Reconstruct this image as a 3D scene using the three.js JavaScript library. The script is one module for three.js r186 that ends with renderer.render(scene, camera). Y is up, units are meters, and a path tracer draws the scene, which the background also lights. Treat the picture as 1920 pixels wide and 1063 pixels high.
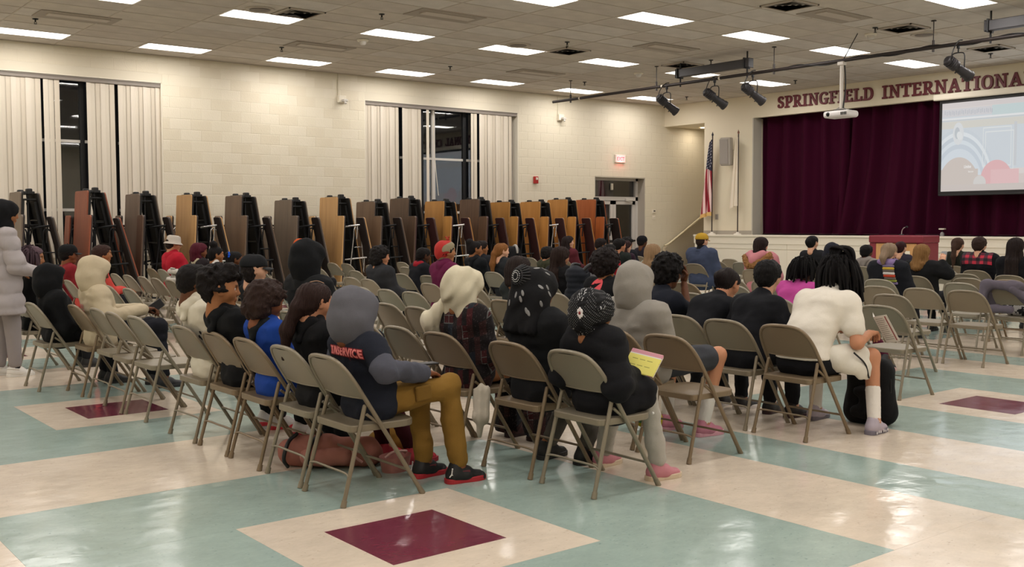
import * as THREE from 'three';
import { mergeGeometries } from 'three/addons/utils/BufferGeometryUtils.js';
import { RoundedBoxGeometry } from 'three/addons/geometries/RoundedBoxGeometry.js';
import { RectAreaLightUniformsLib } from 'three/addons/lights/RectAreaLightUniformsLib.js';
import { DecalGeometry } from 'three/addons/geometries/DecalGeometry.js';
import { FontLoader } from 'three/addons/loaders/FontLoader.js';
import { TextGeometry } from 'three/addons/geometries/TextGeometry.js';

// ---------- camera, night outside, lights, exposure ----------
const scene = new THREE.Scene();
scene.background = new THREE.Color(0x07080a);
const camera = new THREE.PerspectiveCamera(30.6657, 1920 / 1063, 0.05, 120);
camera.position.set(0, 1.4387, 0);
camera.up.set(0.0371, 0.9984, -0.0427);
camera.lookAt(0.6221, 1.4387 - 0.0570, -0.7809);
const renderer = new THREE.WebGLRenderer({ antialias: true });
renderer.toneMapping = THREE.LinearToneMapping;
renderer.toneMappingExposure = 1.0;
renderer.shadowMap.enabled = true;
RectAreaLightUniformsLib.init();
const LIGHT = 15.4, GLOW = 3.0;             // radiance of the troffers' area lights, glow of their lenses
const LIGHT_COLOR = new THREE.Color(1.0, 0.95, 0.92), GLOW_COLOR = new THREE.Color(1.0, 0.97, 0.93);

// ---------- sizes of the hall (metres; x runs along the window wall to the stage, z away from that wall) ----------
const CH = 4.6055, ZW = -19.38, XF = 20.7, XB = -5, ZR = 5, STAGE = 1.17, XS = 20.36, TILE = 0.3048;

// ---------- helpers ----------
let seed = 7;
const rnd = () => { seed = (seed * 1664525 + 1013904223) >>> 0; return seed / 4294967296; };
const rr = (a, b) => a + (b - a) * rnd();
const used = {};
function numbered(n) { const k = used[n] = (used[n] ?? -1) + 1; return k ? `${n}_${String(k).padStart(3, '0')}` : n; }
function tag(o, label, category, group, kind) {
  if (label) o.userData.label = label; if (category) o.userData.category = category;
  if (group) o.userData.group = group; if (kind) o.userData.kind = kind; return o;
}
function thing(name, label, category, pos = [0, 0, 0], turn = 0, group) {
  const o = new THREE.Group(); o.name = numbered(name); scene.add(o);
  o.position.set(...pos); o.rotation.y = turn; return tag(o, label, category, group);
}
function mesh(name, geo, mat, parent = scene, label) {
  if (Array.isArray(geo)) geo = merge(geo);
  const m = new THREE.Mesh(geo, mat); m.name = parent === scene ? numbered(name) : name;
  m.castShadow = m.receiveShadow = true; parent.add(m); if (label) m.userData.label = label; return m;
}
function struct(name, geo, mat, parent = scene) {
  const m = mesh(name, geo, mat, parent); if (parent === scene) m.userData.kind = 'structure'; return m;
}
function structGroup(name) { const g = new THREE.Group(); g.name = numbered(name); g.userData.kind = 'structure'; scene.add(g); return g; }
function copy(o, pos, turn = 0, label, group) {
  const c = o.clone(); c.name = numbered(o.name.replace(/_\d{3}$/, '')); scene.add(c);
  c.position.set(...pos); c.rotation.y = turn; c.userData = { ...o.userData };
  if (label) c.userData.label = label; if (group) c.userData.group = group; return c;
}
const plain = g => { let q = g.index ? g.toNonIndexed() : g; for (const k of Object.keys(q.attributes)) if (!['position', 'normal', 'uv'].includes(k)) q.deleteAttribute(k); return q; };
const merge = a => a.length === 1 ? a[0] : mergeGeometries(a.map(plain), false);
function box(x0, x1, y0, y1, z0, z1) {      // uv in metres
  const w = x1 - x0, h = y1 - y0, d = z1 - z0, g = new THREE.BoxGeometry(w, h, d);
  const uv = g.attributes.uv, n = g.attributes.normal, p = g.attributes.position;
  g.translate((x0 + x1) / 2, (y0 + y1) / 2, (z0 + z1) / 2);
  for (let i = 0; i < uv.count; i++) {
    const X = p.getX(i), Y = p.getY(i), Z = p.getZ(i);
    if (Math.abs(n.getX(i)) > .5) uv.setXY(i, Z, Y); else if (Math.abs(n.getY(i)) > .5) uv.setXY(i, X, Z); else uv.setXY(i, X, Y);
  }
  return g;
}
function rbox(w, h, d, r, x = 0, y = 0, z = 0, seg = 2) { const g = new RoundedBoxGeometry(w, h, d, seg, Math.min(r, w / 2.01, h / 2.01, d / 2.01)); g.translate(x, y, z); return g; }
const V = (x, y, z) => new THREE.Vector3(x, y, z);
function rod(a, b, r, r2 = r, seg = 8) {
  const A = V(...a), B = V(...b), d = B.clone().sub(A), g = new THREE.CylinderGeometry(r2, r, d.length(), seg);
  g.applyQuaternion(new THREE.Quaternion().setFromUnitVectors(V(0, 1, 0), d.normalize())); const m = A.add(B).multiplyScalar(.5); g.translate(m.x, m.y, m.z); return g;
}
function tube(pts, r, n = 24, seg = 8, closed = false) { return new THREE.TubeGeometry(new THREE.CatmullRomCurve3(pts.map(p => V(...p)), closed, 'centripetal'), n, r, seg, closed); }
function lathe(pts, seg = 20) { return new THREE.LatheGeometry(pts.map(p => new THREE.Vector2(...p)), seg); }
function extrude(pts, depth, bevel = 0, bs = 2) {
  const s = pts instanceof THREE.Shape ? pts : new THREE.Shape(pts.map(p => new THREE.Vector2(...p)));
  return new THREE.ExtrudeGeometry(s, { depth, bevelEnabled: bevel > 0, bevelSize: bevel, bevelThickness: bevel, bevelSegments: bs, curveSegments: 8 });
}
function roundRect(x0, x1, y0, y1, r) {
  const s = new THREE.Shape(); s.moveTo(x0 + r, y0); s.lineTo(x1 - r, y0); s.absarc(x1 - r, y0 + r, r, -Math.PI / 2, 0); s.lineTo(x1, y1 - r); s.absarc(x1 - r, y1 - r, r, 0, Math.PI / 2);
  s.lineTo(x0 + r, y1); s.absarc(x0 + r, y1 - r, r, Math.PI / 2, Math.PI); s.lineTo(x0, y0 + r); s.absarc(x0 + r, y0 + r, r, Math.PI, Math.PI * 1.5); return s;
}
// value noise
function hash(i, j, k) { let h = Math.imul(i, 374761393) ^ Math.imul(j, 668265263) ^ Math.imul(k, 2147483647 ^ 0x5bd1e995); h = Math.imul(h ^ (h >>> 13), 1274126177); h ^= h >>> 16; return (h >>> 0) / 4294967296; }
function noise(x, y, z) {
  const i = Math.floor(x), j = Math.floor(y), k = Math.floor(z); let u = x - i, v = y - j, w = z - k;
  u = u * u * (3 - 2 * u); v = v * v * (3 - 2 * v); w = w * w * (3 - 2 * w);
  const L = (a, b, t) => a + (b - a) * t;
  return L(L(L(hash(i, j, k), hash(i + 1, j, k), u), L(hash(i, j + 1, k), hash(i + 1, j + 1, k), u), v), L(L(hash(i, j, k + 1), hash(i + 1, j, k + 1), u), L(hash(i, j + 1, k + 1), hash(i + 1, j + 1, k + 1), u), v), w) * 2 - 1;
}
// ---------- textures ----------
const clamp = (x, a = 0, b = 1) => Math.min(b, Math.max(a, x));
function texture(w, h, f, srgb = true, rep) {
  const d = new Uint8Array(w * h * 4);
  for (let j = 0; j < h; j++) for (let i = 0; i < w; i++) { const c = f(i / w, j / h, i, j), o = (j * w + i) * 4; d[o] = clamp(c[0]) * 255; d[o + 1] = clamp(c[1]) * 255; d[o + 2] = clamp(c[2]) * 255; d[o + 3] = 255; }
  const t = new THREE.DataTexture(d, w, h); t.wrapS = t.wrapT = THREE.RepeatWrapping; t.magFilter = THREE.LinearFilter; t.minFilter = THREE.LinearMipmapLinearFilter; t.generateMipmaps = true;
  if (srgb) t.colorSpace = THREE.SRGBColorSpace; if (rep) t.repeat.set(...rep); t.needsUpdate = true; return t;
}
// periodic noise on the unit square
function pnoise(u, v, n, m, s = 0) {
  const x = u * n, y = v * m, i = Math.floor(x), j = Math.floor(y); let a = x - i, b = y - j; a = a * a * (3 - 2 * a); b = b * b * (3 - 2 * b);
  const H = (p, q) => hash(((p % n) + n) % n, ((q % m) + m) % m, s);
  return (H(i, j) * (1 - a) + H(i + 1, j) * a) * (1 - b) + (H(i, j + 1) * (1 - a) + H(i + 1, j + 1) * a) * b - .5;
}
const hex = h => { const c = new THREE.Color(h); const o = {}; c.getRGB(o, THREE.SRGBColorSpace); return [o.r, o.g, o.b]; };
function vct(base, dark, light, s) {          // vinyl composition tile: marbled flecks
  const B = hex(base), D = hex(dark), L = hex(light);
  return texture(512, 512, (u, v) => {
    const m = pnoise(u, v, 5, 5, s) * .5 + pnoise(u, v, 22, 40, s + 1) * .35 + pnoise(u, v, 90, 150, s + 2) * .25;
    const f1 = pnoise(u, v, 70, 128, s + 3) + .4 * pnoise(u, v, 128, 200, s + 7), f2 = pnoise(u, v, 60, 100, s + 4) + .4 * pnoise(u, v, 128, 200, s + 9);
    const a = clamp((f1 - .44) * 6) * .55, b = clamp((f2 - .46) * 6) * .45;
    return [0, 1, 2].map(i => { let c = B[i] * (1 + m * .10); c += (D[i] - c) * a; c += (L[i] - c) * b; return c; });
  }, true, [1 / 1.22, 1 / 1.22]);
}
function wood(base, dark, s, rep = [1, 1]) {
  const B = hex(base), D = hex(dark);
  return texture(256, 256, (u, v) => {
    const g = pnoise(u, v, 40, 3, s) * .6 + pnoise(u, v, 128, 6, s + 1) * .5 + pnoise(u, v, 9, 2, s + 2) * .6;
    const t = clamp(.35 + g * .9); return [0, 1, 2].map(i => B[i] + (D[i] - B[i]) * t);
  }, true, rep);
}
const std = (color, roughness = .8, o = {}) => new THREE.MeshStandardMaterial({ color, roughness, ...o });
const weave = texture(128, 128, (u, v, i, j) => { const c = .5 + .25 * Math.sin(i * Math.PI / 2) * Math.sin(j * Math.PI / 2) + .5 * pnoise(u, v, 40, 40, 5); return [c, c, c]; }, false, [8, 8]);
const cloth = (color, rough = .92, o = {}) => new THREE.MeshPhysicalMaterial({ color, roughness: rough, bumpMap: weave, bumpScale: .0008, sheen: .25, sheenRoughness: .6, sheenColor: new THREE.Color(color).multiplyScalar(.5), specularIntensity: .4, ...o });
function canvasTex(w, h, draw) { const c = document.createElement('canvas'); c.width = w; c.height = h; const g = c.getContext('2d'); draw(g, w, h); const t = new THREE.CanvasTexture(c); t.colorSpace = THREE.SRGBColorSpace; return t; }
// ================= THE ROOM =================
const M = {
  wall: std('#dcd3bd', .6, { bumpMap: texture(128, 128, (u, v) => { const c = .5 + pnoise(u, v, 30, 30, 3) + .5 * pnoise(u, v, 64, 64, 4); return [c, c, c]; }, false, [3, 3]), bumpScale: .0012 }),
  mortar: std('#d8cfba', .75),
  smooth: std('#ddd3bb', .62),
  trimWhite: std('#e2dac8', .5),
  grey: std('#8f8c88', .55),
  alu: std('#cfcac2', .42, { metalness: .15 }),
  dark: std('#191719', .5),
  black: std('#101011', .5),
  blackMetal: std('#17171a', .42, { metalness: .3 }),
  grid: std('#b5aa9c', .6),
};
M.blockTones = ['#ddd4be', '#dad0b9', '#dfd6c1'].map(c => { const m = M.wall.clone(); m.color.set(c); return m; });
// --- floor: laid strips and squares of vinyl tile, their pattern in whole tiles
{
  const floor = structGroup('floor');
  const wav = texture(256, 256, (u, v) => { const c = .5 + .5 * pnoise(u, v, 5, 7, 1) + .5 * pnoise(u, v, 14, 17, 2) + .16 * pnoise(u, v, 50, 60, 3); return [c, c, c]; }, false, [1 / 1.3, 1 / 1.3]);
  const rgh = texture(256, 256, (u, v) => { const c = .62 + .35 * pnoise(u, v, 6, 6, 11) + .25 * pnoise(u, v, 25, 25, 12); return [c, c, c]; }, false, [1 / 2.3, 1 / 2.3]);
  const fm = map => new THREE.MeshPhysicalMaterial({ map, roughness: .27, roughnessMap: rgh, bumpMap: wav, bumpScale: .0024, specularIntensity: .85, ior: 1.5 });
  const teal = fm(vct('#97a9a1', '#64797a', '#b9c6bc', 20)), cream = fm(vct('#d0c2b0', '#a3917f', '#dfd3c4', 40)), maroon = fm(vct('#6b3140', '#532634', '#7d424f', 60));
  const slab = box(XB - .3, XF + 3, -.3, -.012, ZW - .4, ZR + .3); struct('slab', slab, M.grey, floor);
  const P = (name, u0, u1, v0, v1, m) => {           // tile units: u along x, v along z
    const x0 = Math.max(u0 * TILE, XB), x1 = Math.min(u1 * TILE, XF + .2), z0 = Math.max(v0 * TILE, ZW), z1 = Math.min(v1 * TILE, ZR);
    if (x1 - x0 < .02 || z1 - z0 < .02) return;
    const g = box(x0 + .0004, x1 - .0004, -.012, 0, z0 + .0004, z1 - .0004); mesh(name, g, m, floor);
  };
  const U0 = 8.5, V0 = -13.07, us = [], vs = [];
  for (let a = -2; a <= 4; a++) us.push(U0 + 18 * a); for (let b = -4; b <= 2; b++) vs.push(V0 + 14 * b);
  for (const u of us) {
    P('tile_stripe', u + 8, u + 10, -70, 20, teal);                      // the narrow stripe between two cream bands
    for (const s of [-1, 1]) for (const v of vs) {                       // cream bands along z, cut at the crossings
      const a = s > 0 ? u + 5 : u - 8, b = a + 3; P('tile_band', a, b, v - 5, v + 5, cream);
    }
    for (const v of vs) {
      P('tile_band', u - 8, u + 8, v + 5, v + 9, cream);
      P('tile_square', u - 1, u + 1, v - 1, v + 1, maroon);
      P('tile_border', u - 2, u + 2, v - 2, v - 1, cream); P('tile_border', u - 2, u + 2, v + 1, v + 2, cream); P('tile_border', u - 2, u - 1, v - 1, v + 1, cream); P('tile_border', u + 1, u + 2, v - 1, v + 1, cream);
      P('tile_field', u - 5, u + 5, v - 5, v - 2, teal); P('tile_field', u - 5, u + 5, v + 2, v + 5, teal); P('tile_field', u - 5, u - 2, v - 2, v + 2, teal); P('tile_field', u + 2, u + 5, v - 2, v + 2, teal);
    }
  }
}
// --- a test of how large a point shows in the photograph
function shows(x, y, z) {
  const f = [.6221, -.0570, -.7809], r = [.7822, -.003, .6231], u = [.0371, .9984, -.0427], d = [x, y - 1.4387, z], dot = a => a[0] * d[0] + a[1] * d[1] + a[2] * d[2];
  const w = dot(f); if (w < .3) return [0, 9, 9]; return [w, dot(r) / w / .4952, dot(u) / w / .2742];
}
// --- window wall of painted blocks
const WIN = [[2.84, 7.06, .9, 4.11], [11.42, 15.645, .9, 4.11]], DOOR = [18.15, 19.96, 0, 2.67];
{
  const wall = structGroup('wall_left');
  const holes = [...WIN, DOOR], parts = [];
  const xs = [XB, ...holes.flatMap(h => [h[0], h[1]]), 23.5].sort((a, b) => a - b);
  for (let i = 0; i < xs.length - 1; i++) {
    const m = (xs[i] + xs[i + 1]) / 2, h = holes.find(q => m > q[0] && m < q[1]);
    if (!h) parts.push(box(xs[i], xs[i + 1], 0, CH + .3, ZW - .35, ZW));
    else { parts.push(box(xs[i], xs[i + 1], h[3], CH + .3, ZW - .35, ZW)); if (h[2] > 0) parts.push(box(xs[i], xs[i + 1], 0, h[2], ZW - .35, ZW)); }
  }
  struct('backing', parts, M.mortar, wall);
  // one block: a raised face with chamfered arrises
  const bg = (() => { const c = .006, t = .0026, P = [[-.5, -.5, 0], [.5, -.5, 0], [.5, .5, 0], [-.5, .5, 0]];
    const build = (w, h) => { const g = new THREE.BufferGeometry(), o = [], i = [], uv = [];
      const a = w / 2, b = h / 2; for (const [x, y, z] of [[-a, -b, 0], [a, -b, 0], [a, b, 0], [-a, b, 0], [-a + c, -b + c, t], [a - c, -b + c, t], [a - c, b - c, t], [-a + c, b - c, t]]) { o.push(x, y, z); uv.push(x, y); }
      i.push(4, 5, 6, 4, 6, 7); for (let k = 0; k < 4; k++) { const n = (k + 1) % 4; i.push(k, n, 4 + n, k, 4 + n, 4 + k); }
      g.setAttribute('position', new THREE.Float32BufferAttribute(o, 3)); g.setAttribute('uv', new THREE.Float32BufferAttribute(uv, 2)); g.setIndex(i); const q = g.toNonIndexed(); q.computeVertexNormals(); return q; };
    return build; })();
  const cache = {}, list = [];
  const W = .4064, Hh = .2032;
  for (let r = 0; r * Hh < CH; r++) {
    const y0 = r * Hh, y1 = Math.min(CH, y0 + Hh); if (y1 - y0 < .06) continue;
    for (let x = XB + (r % 2) * W / 2 - W; x < 23.2; x += W) {
      let segs = [[Math.max(x, XB), Math.min(x + W, 23.2)]];
      for (const h of holes) if (y1 > h[2] + .03 && y0 < h[3] - .03) segs = segs.flatMap(([a, b]) => b <= h[0] || a >= h[1] ? [[a, b]] : [[a, h[0]], [h[1], b]].filter(s => s[1] - s[0] > .05));
      for (const [a, b] of segs) if (b - a > .05) { const s = shows((a + b) / 2, (y0 + y1) / 2, ZW); list.push([a, b, y0, y1, Math.abs(s[1]) < 1.05 && s[2] > -.2 && s[2] < 1.05 ? 1 / s[0] : 0]); }
    }
  }
  list.sort((p, q) => q[4] - p[4]);
  const rest = [];
  list.forEach(([a, b, y0, y1], n) => {
    const w = Math.round((b - a - .001) * 500) / 500, h = Math.round((y1 - y0 - .003) * 500) / 500, k = w + '_' + h, g = cache[k] ??= bg(w, h);
    if (n < 300) { const m = mesh('block', g, M.blockTones[n % 3], wall); m.position.set((a + b) / 2, (y0 + y1) / 2, ZW); }
    else { const q = g.clone(); q.translate((a + b) / 2, (y0 + y1) / 2, ZW); rest.push(q); }
  });
  tag(mesh('blockwork', rest, M.wall, wall), null, null, null, 'stuff');
  // corner of the window reveals
}
// --- other walls, ceiling body
struct('wall_right', box(XB - .3, XF + 6, 0, CH + .3, ZR, ZR + .3), M.smooth);
struct('wall_back', box(XB - .3, XB, 0, CH + .3, ZW - .35, ZR + .3), M.smooth);
{ // stage wall: header over the opening, pillar between opening and stair recess, right pillar
  const w = structGroup('wall_stage');
  struct('header', box(XF, XF + .14, 4.05, CH + .3, ZW, ZR), M.smooth, w);
  struct('pillar', box(XF, XF + 2.5, 0, 4.05, -17.97, -16.42), M.smooth, w);
  struct('pillar', box(XF, XF + .35, 0, 4.05, 2.4, ZR), M.smooth, w);
  struct('opening_edge', box(XF - .004, XF + .3, STAGE, 4.05, -16.42, -16.39), std('#b9b3a6', .6), w);
  struct('recess_back', box(23.2, 23.5, 0, 4.6, ZW, -17.97), M.smooth, w);
  struct('recess_ceiling', box(XF + .13, 23.2, 4.06, 4.3, ZW, -17.97), M.smooth, w);
}
{ // stage platform
  const s = structGroup('stage');
  struct('stage_front', box(XS, XF + .1, 0, STAGE - .05, -17.97, ZR), M.trimWhite, s);
  struct('stage_deck', box(XF, 25.5, STAGE - .1, STAGE, -16.42, ZR), std('#5d4b3d', .45), s);
  struct('stage_lip', rbox(XF - XS + .08, .05, ZR + 17.99, .012, (XF + XS) / 2 - .01, STAGE - .025, (ZR - 17.99) / 2), M.trimWhite, s);
  struct('fascia', rbox(.03, .17, ZR + 17.98, .004, XS - .012, STAGE - .135, (ZR - 17.98) / 2), M.trimWhite, s);
  for (let i = 0; i < 8; i++) { const z0 = -17.96 + i * 2.87, z1 = z0 + 2.862; struct('front_panel', rbox(.016, .128, z1 - z0, .004, XS - .006, .892, (z0 + z1) / 2), M.trimWhite, s); struct('front_panel', rbox(.012, .80, z1 - z0, .004, XS - .002, .408, (z0 + z1) / 2), M.trimWhite, s); }
  struct('skirting', box(XF - .014, XF, STAGE, STAGE + .1, -17.95, -16.42), std('#a79f92', .5), s);
  struct('backstage_wall', box(25.2, 25.5, 0, CH + .3, ZW, ZR), M.dark, s);
}
{ // stairs up to the stage in the recess, sloped guard wall with its rail
  const s = structGroup('trim_1');
  for (let i = 0; i < 7; i++) struct('step', box(20.75 + i * .28, 20.75 + (i + 1) * .28 + (i === 6 ? .5 : .02), 0, (i + 1) * .167, ZW + .32, -18.0), std('#77706a', .6), s);
  const g = extrude([[20.6, 0], [23.1, 0], [23.1, 2.12], [22.03, 1.57], [20.6, .79]], .09, .004); g.translate(0, 0, ZW + .06); struct('guard_wall', g, std('#b9ad95', .7), s);
}
const rail = thing('handrail', 'cream metal handrail sloping up beside the stage stairs', 'handrail', [0, 0, 0]);
mesh('rail', tube([[20.55, .86, ZW + .17], [20.6, .87, ZW + .17], [20.69, .9, ZW + .17], [22.03, 1.64, ZW + .17], [23.1, 2.23, ZW + .17]], .026, 40, 10), std('#e6d9b6', .45), rail);
for (const t of [.1, .5, .9]) mesh('bracket', [rod([20.69 + 2.4 * t, .9 + 1.33 * t - .02, ZW + .17], [20.69 + 2.4 * t, .9 + 1.33 * t - .09, ZW + .11], .009), rod([20.69 + 2.4 * t, .82 + 1.33 * t, ZW + .12], [20.69 + 2.4 * t, .79 + 1.33 * t, ZW + .1], .02)], std('#cfc3a4', .5), rail);

// --- ceiling: lay-in tiles in a metal grid, troffers
const TU = 1.2192, TV = .5967, LX0 = 6.37 - TU * 10, LZ0 = -18.745;
const isLight = (i, j) => ((i % 2) + 2) % 2 === 0 && ((j % 6) + 6) % 6 === 0;
const vents = [[12.63, -9.38], [15.57, -9.32], [12.73, -14.32], [7.28, -14.25], [15.64, -14.16], [18.6, -9.4]];
const cell = (x, z) => [Math.floor((x - LX0) / TU), Math.floor((z - LZ0) / TV)];
{
  const ceil = structGroup('ceiling');
  struct('deck', box(XB - .3, XF + 6, CH + .14, CH + .34, ZW - .35, ZR + .3), M.grey, ceil);
  const tt = texture(256, 256, (u, v) => { const f = pnoise(u, v, 60, 80, 1) + .5 * pnoise(u, v, 120, 128, 2), m = pnoise(u, v, 4, 4, 3); const c = .80 + m * .05 - clamp((f - .38) * 4) * .12; return [c * .98, c * .945, c * .90]; }, true, [1 / .6, 1 / .6]);
  const mats = ['#ffffff', '#f4f1ee', '#faf7f2'].map(c => std(c, .95, { map: tt }));
  const list = [], N = [Math.floor((XB - LX0) / TU) - 1, Math.ceil((XF - LX0) / TU)], K = [-2, Math.ceil((ZR - LZ0) / TV)];
  for (let i = N[0]; i <= N[1]; i++) for (let j = K[0]; j <= K[1]; j++) {
    if (isLight(i, j)) continue;
    const x0 = Math.max(LX0 + i * TU, XB), x1 = Math.min(LX0 + (i + 1) * TU, XF), z0 = Math.max(LZ0 + j * TV, ZW), z1 = Math.min(LZ0 + (j + 1) * TV, ZR);
    if (x1 - x0 < .05 || z1 - z0 < .05) continue;
    const s = shows((x0 + x1) / 2, CH, (z0 + z1) / 2); list.push([x0, x1, z0, z1, Math.abs(s[1]) < 1.06 && s[2] < 1.08 && s[2] > 0 ? 1 / s[0] ** 2 : 0]);
  }
  list.sort((a, b) => b[4] - a[4]);
  const cache = {}, rest = [];
  list.forEach(([x0, x1, z0, z1], n) => {
    const w = Math.round((x1 - x0 - .012) * 1e3) / 1e3, d = Math.round((z1 - z0 - .012) * 1e3) / 1e3, k = w + '_' + d;
    const g = cache[k] ??= (() => { const q = new THREE.BoxGeometry(w, .016, d), uv = q.attributes.uv, p = q.attributes.position; for (let i = 0; i < uv.count; i++) uv.setXY(i, p.getX(i), p.getZ(i)); return q; })();
    const x = (x0 + x1) / 2, z = (z0 + z1) / 2, y = CH + .012 + (hash(n, 3, 1) - .5) * .004;
    if (n < 300) { const m = mesh('tile', g, mats[n % 3], ceil); m.position.set(x, y, z); m.rotation.set((hash(n, 1, 2) - .5) * .006, 0, (hash(n, 2, 5) - .5) * .003); }
    else { const q = g.clone(); q.translate(x, y, z); rest.push(q); }
  });
  tag(mesh('tiles', rest, mats[0], ceil), null, null, null, 'stuff');
  const bars = [];
  for (let i = N[0]; i <= N[1] + 1; i++) { const x = LX0 + i * TU; if (x > XB && x < XF) bars.push(box(x - .012, x + .012, CH - .001, CH + .012, ZW, ZR)); }
  for (let j = K[0]; j <= K[1] + 1; j++) { const z = LZ0 + j * TV; if (z > ZW && z < ZR) bars.push(box(XB, XF, CH, CH + .0125, z - .012, z + .012)); }
  bars.push(box(XB, XF, CH - .002, CH + .012, ZW, ZW + .02), box(XF - .02, XF, CH - .002, CH + .012, ZW, ZR));
  struct('grid', bars, M.grid, ceil);
  struct('plenum_board', box(XB, XF, CH + .03, CH + .06, ZW, ZR), M.grey, ceil).position.y = .05;
  // troffers
  const made = [], words = ['first', 'second', 'third', 'fourth', 'fifth', 'sixth', 'seventh', 'eighth', 'ninth', 'tenth', 'eleventh'];
  const rowWord = ['nearest the window wall', 'second from the window wall', 'third from the window wall', 'fourth from the window wall', 'fifth from the window wall', 'sixth from the window wall', 'farthest from the window wall'];
  const frameM = std('#d9d4cc', .4), lensM = new THREE.MeshStandardMaterial({ color: '#ffffff', roughness: .6, emissive: GLOW_COLOR, emissiveIntensity: GLOW });
  let proto = null;
  for (let j = 0; j <= 36; j += 6) for (let i = N[1]; i >= N[0]; i--) {
    if (!isLight(i, j)) continue;
    const x = LX0 + (i + .5) * TU, z = LZ0 + (j + .5) * TV; if (x < XB + .6 || x > XF - .6 || z > ZR - .3) continue;
    const num = Math.round((18.6 - (x - .6)) / (2 * TU)), lab = `recessed fluorescent ceiling light, ${words[num] ?? 'last'} from the stage in the row ${rowWord[j / 6]}`;
    if (!proto) {
      proto = thing('ceiling_light', lab, 'light', [x, CH, z], 0, 'recessed ceiling lights');
      const a = TU / 2 - .01, b = TV / 2 - .01, t = .045;
      mesh('housing', [box(-a, a, -.003, t, -b, -b + .016), box(-a, a, -.003, t, b - .016, b), box(-a, -a + .03, -.003, t, -b, b), box(a - .03, a, -.003, t, -b, b), box(-a, a, t, t + .03, -b, b)], frameM, proto);
      const lens = new THREE.CylinderGeometry(1, 1, 1, 4), g = [];
      g.push(rbox(2 * a - .07, .012, 2 * b - .05, .005, 0, t - .008, 0)); for (const s of [-1, 0, 1]) g.push(rbox(2 * a - .12, .022, .1, .01, 0, t - .014, s * .16));
      mesh('lens', g, lensM, proto); lens.dispose();
    } else copy(proto, [x, CH, z], 0, lab);
    const L = new THREE.RectAreaLight(LIGHT_COLOR, LIGHT, 2 * .55, 2 * .25); L.position.set(x, CH + .012, z); L.rotation.x = -Math.PI / 2; L.name = numbered('troffer_light'); scene.add(L);
    made.push([x, z]);
  }
}
// ================= WINDOWS, DOOR, WALL FITTINGS =================
const glassM = new THREE.MeshPhysicalMaterial({ color: '#ffffff', roughness: .02, transmission: 1, thickness: 0, ior: 1.52 });
const vaneM = ['#d9cfbd', '#d4c9b6', '#ded4c3'].map(c => std(c, .75));
const blindLabels = ['long vertical blind of cream vanes over the window at the far left', 'vertical blind of cream vanes over the window near the middle of the wall'];
function windowUnit(n, [x0, x1, y0, y1], mull, trans, groups) {
  const z = ZW - .2, w = structGroup(`window_${n}`);
  struct('reveal', [box(x0 - .002, x0 + .02, y0, y1, ZW - .3, ZW - .001), box(x1 - .02, x1 + .002, y0, y1, ZW - .3, ZW - .001), box(x0, x1, y1 - .015, y1 + .002, ZW - .3, ZW - .001), box(x0 - .02, x1 + .02, y0 - .03, y0 + .012, ZW - .3, ZW + .03)], M.trimWhite, w);
  struct('frame', [box(x0 + .02, x0 + .07, y0, y1, z - .05, z), box(x1 - .07, x1 - .02, y0, y1, z - .05, z), box(x0, x1, y1 - .07, y1 - .015, z - .05, z), box(x0, x1, y0, y0 + .06, z - .05, z)], M.alu, w);
  for (const [a, b, m] of mull) struct('mullion', box(a, b, y0, y1, z - .05, z + .004), m, w);
  for (const t of trans) struct('transom', box(x0 + .02, x1 - .02, t - .025, t + .025, z - .05, z + .002), M.alu, w);
  const ys = [y0 + .05, ...trans, y1 - .06], xs = [x0 + .06, ...mull.map(m => (m[0] + m[1]) / 2), x1 - .06];
  for (let i = 0; i < xs.length - 1; i++) for (let j = 0; j < ys.length - 1; j++) struct('pane', box(xs[i], xs[i + 1], ys[j], ys[j + 1], z - .03, z - .024), glassM, w);
  const b = thing('vertical_blind', blindLabels[n - 1], 'blind');
  mesh('headrail', [rbox(x1 - x0 - .04, .075, .06, .008, (x0 + x1) / 2, y1 - .06, ZW - .06), rbox(x1 - x0 - .03, .03, .085, .006, (x0 + x1) / 2, y1 - .025, ZW - .06)], std('#8c837a', .5), b);
  const vg = new THREE.CylinderGeometry(.3, .3, 1, 5, 1, true, -.15, .30); vg.translate(0, -.5, -.3 * Math.cos(.15)); // a slat bowed across its width
  const top = y1 - .1, len = top - (y0 + .04); let k = 0;
  for (const [a, c] of groups) { const n2 = Math.max(1, Math.round((c - a) / .079));
    for (let i = 0; i < n2; i++) {
      const v = mesh('vane', vg, vaneM[k % 3], b); v.position.set(a + (i + .5) * (c - a) / n2, top, ZW - .062 + (k % 3) * .005); v.scale.set(1, len, 1); v.rotation.y = .10 + (hash(k, n, 4) - .5) * .22; k++;
    } }
  return b;
}
vaneM.forEach(m => m.side = THREE.DoubleSide);
windowUnit(1, WIN[0], [[3.9, 3.95, M.alu], [5.62, 5.70, M.black], [6.24, 6.29, M.black]], [1.72, 2.955], [[2.88, 4.93], [4.975, 5.25], [5.71, 6.20], [6.27, 7.03]]);
windowUnit(2, WIN[1], [[12.36, 12.42, M.black], [12.98, 13.05, M.black], [13.28, 13.37, M.alu], [14.15, 14.24, M.black], [14.47, 14.53, M.black]], [1.72, 2.93], [[11.46, 12.31], [12.4, 12.9], [13.02, 13.13], [14.28, 14.45], [14.52, 15.48]]);
for (const m of ['blind_cord']) { const c = thing(m, 'thin pale cord hanging in the open gap of the middle window blind', 'cord'); mesh('cord', tube([[13.23, 4.0, ZW - .06], [13.24, 3.3, ZW - .055], [13.3, 2.6, ZW - .06], [13.36, 2.1, ZW - .06]], .008, 20, 6), M.trimWhite, c); }
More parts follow.
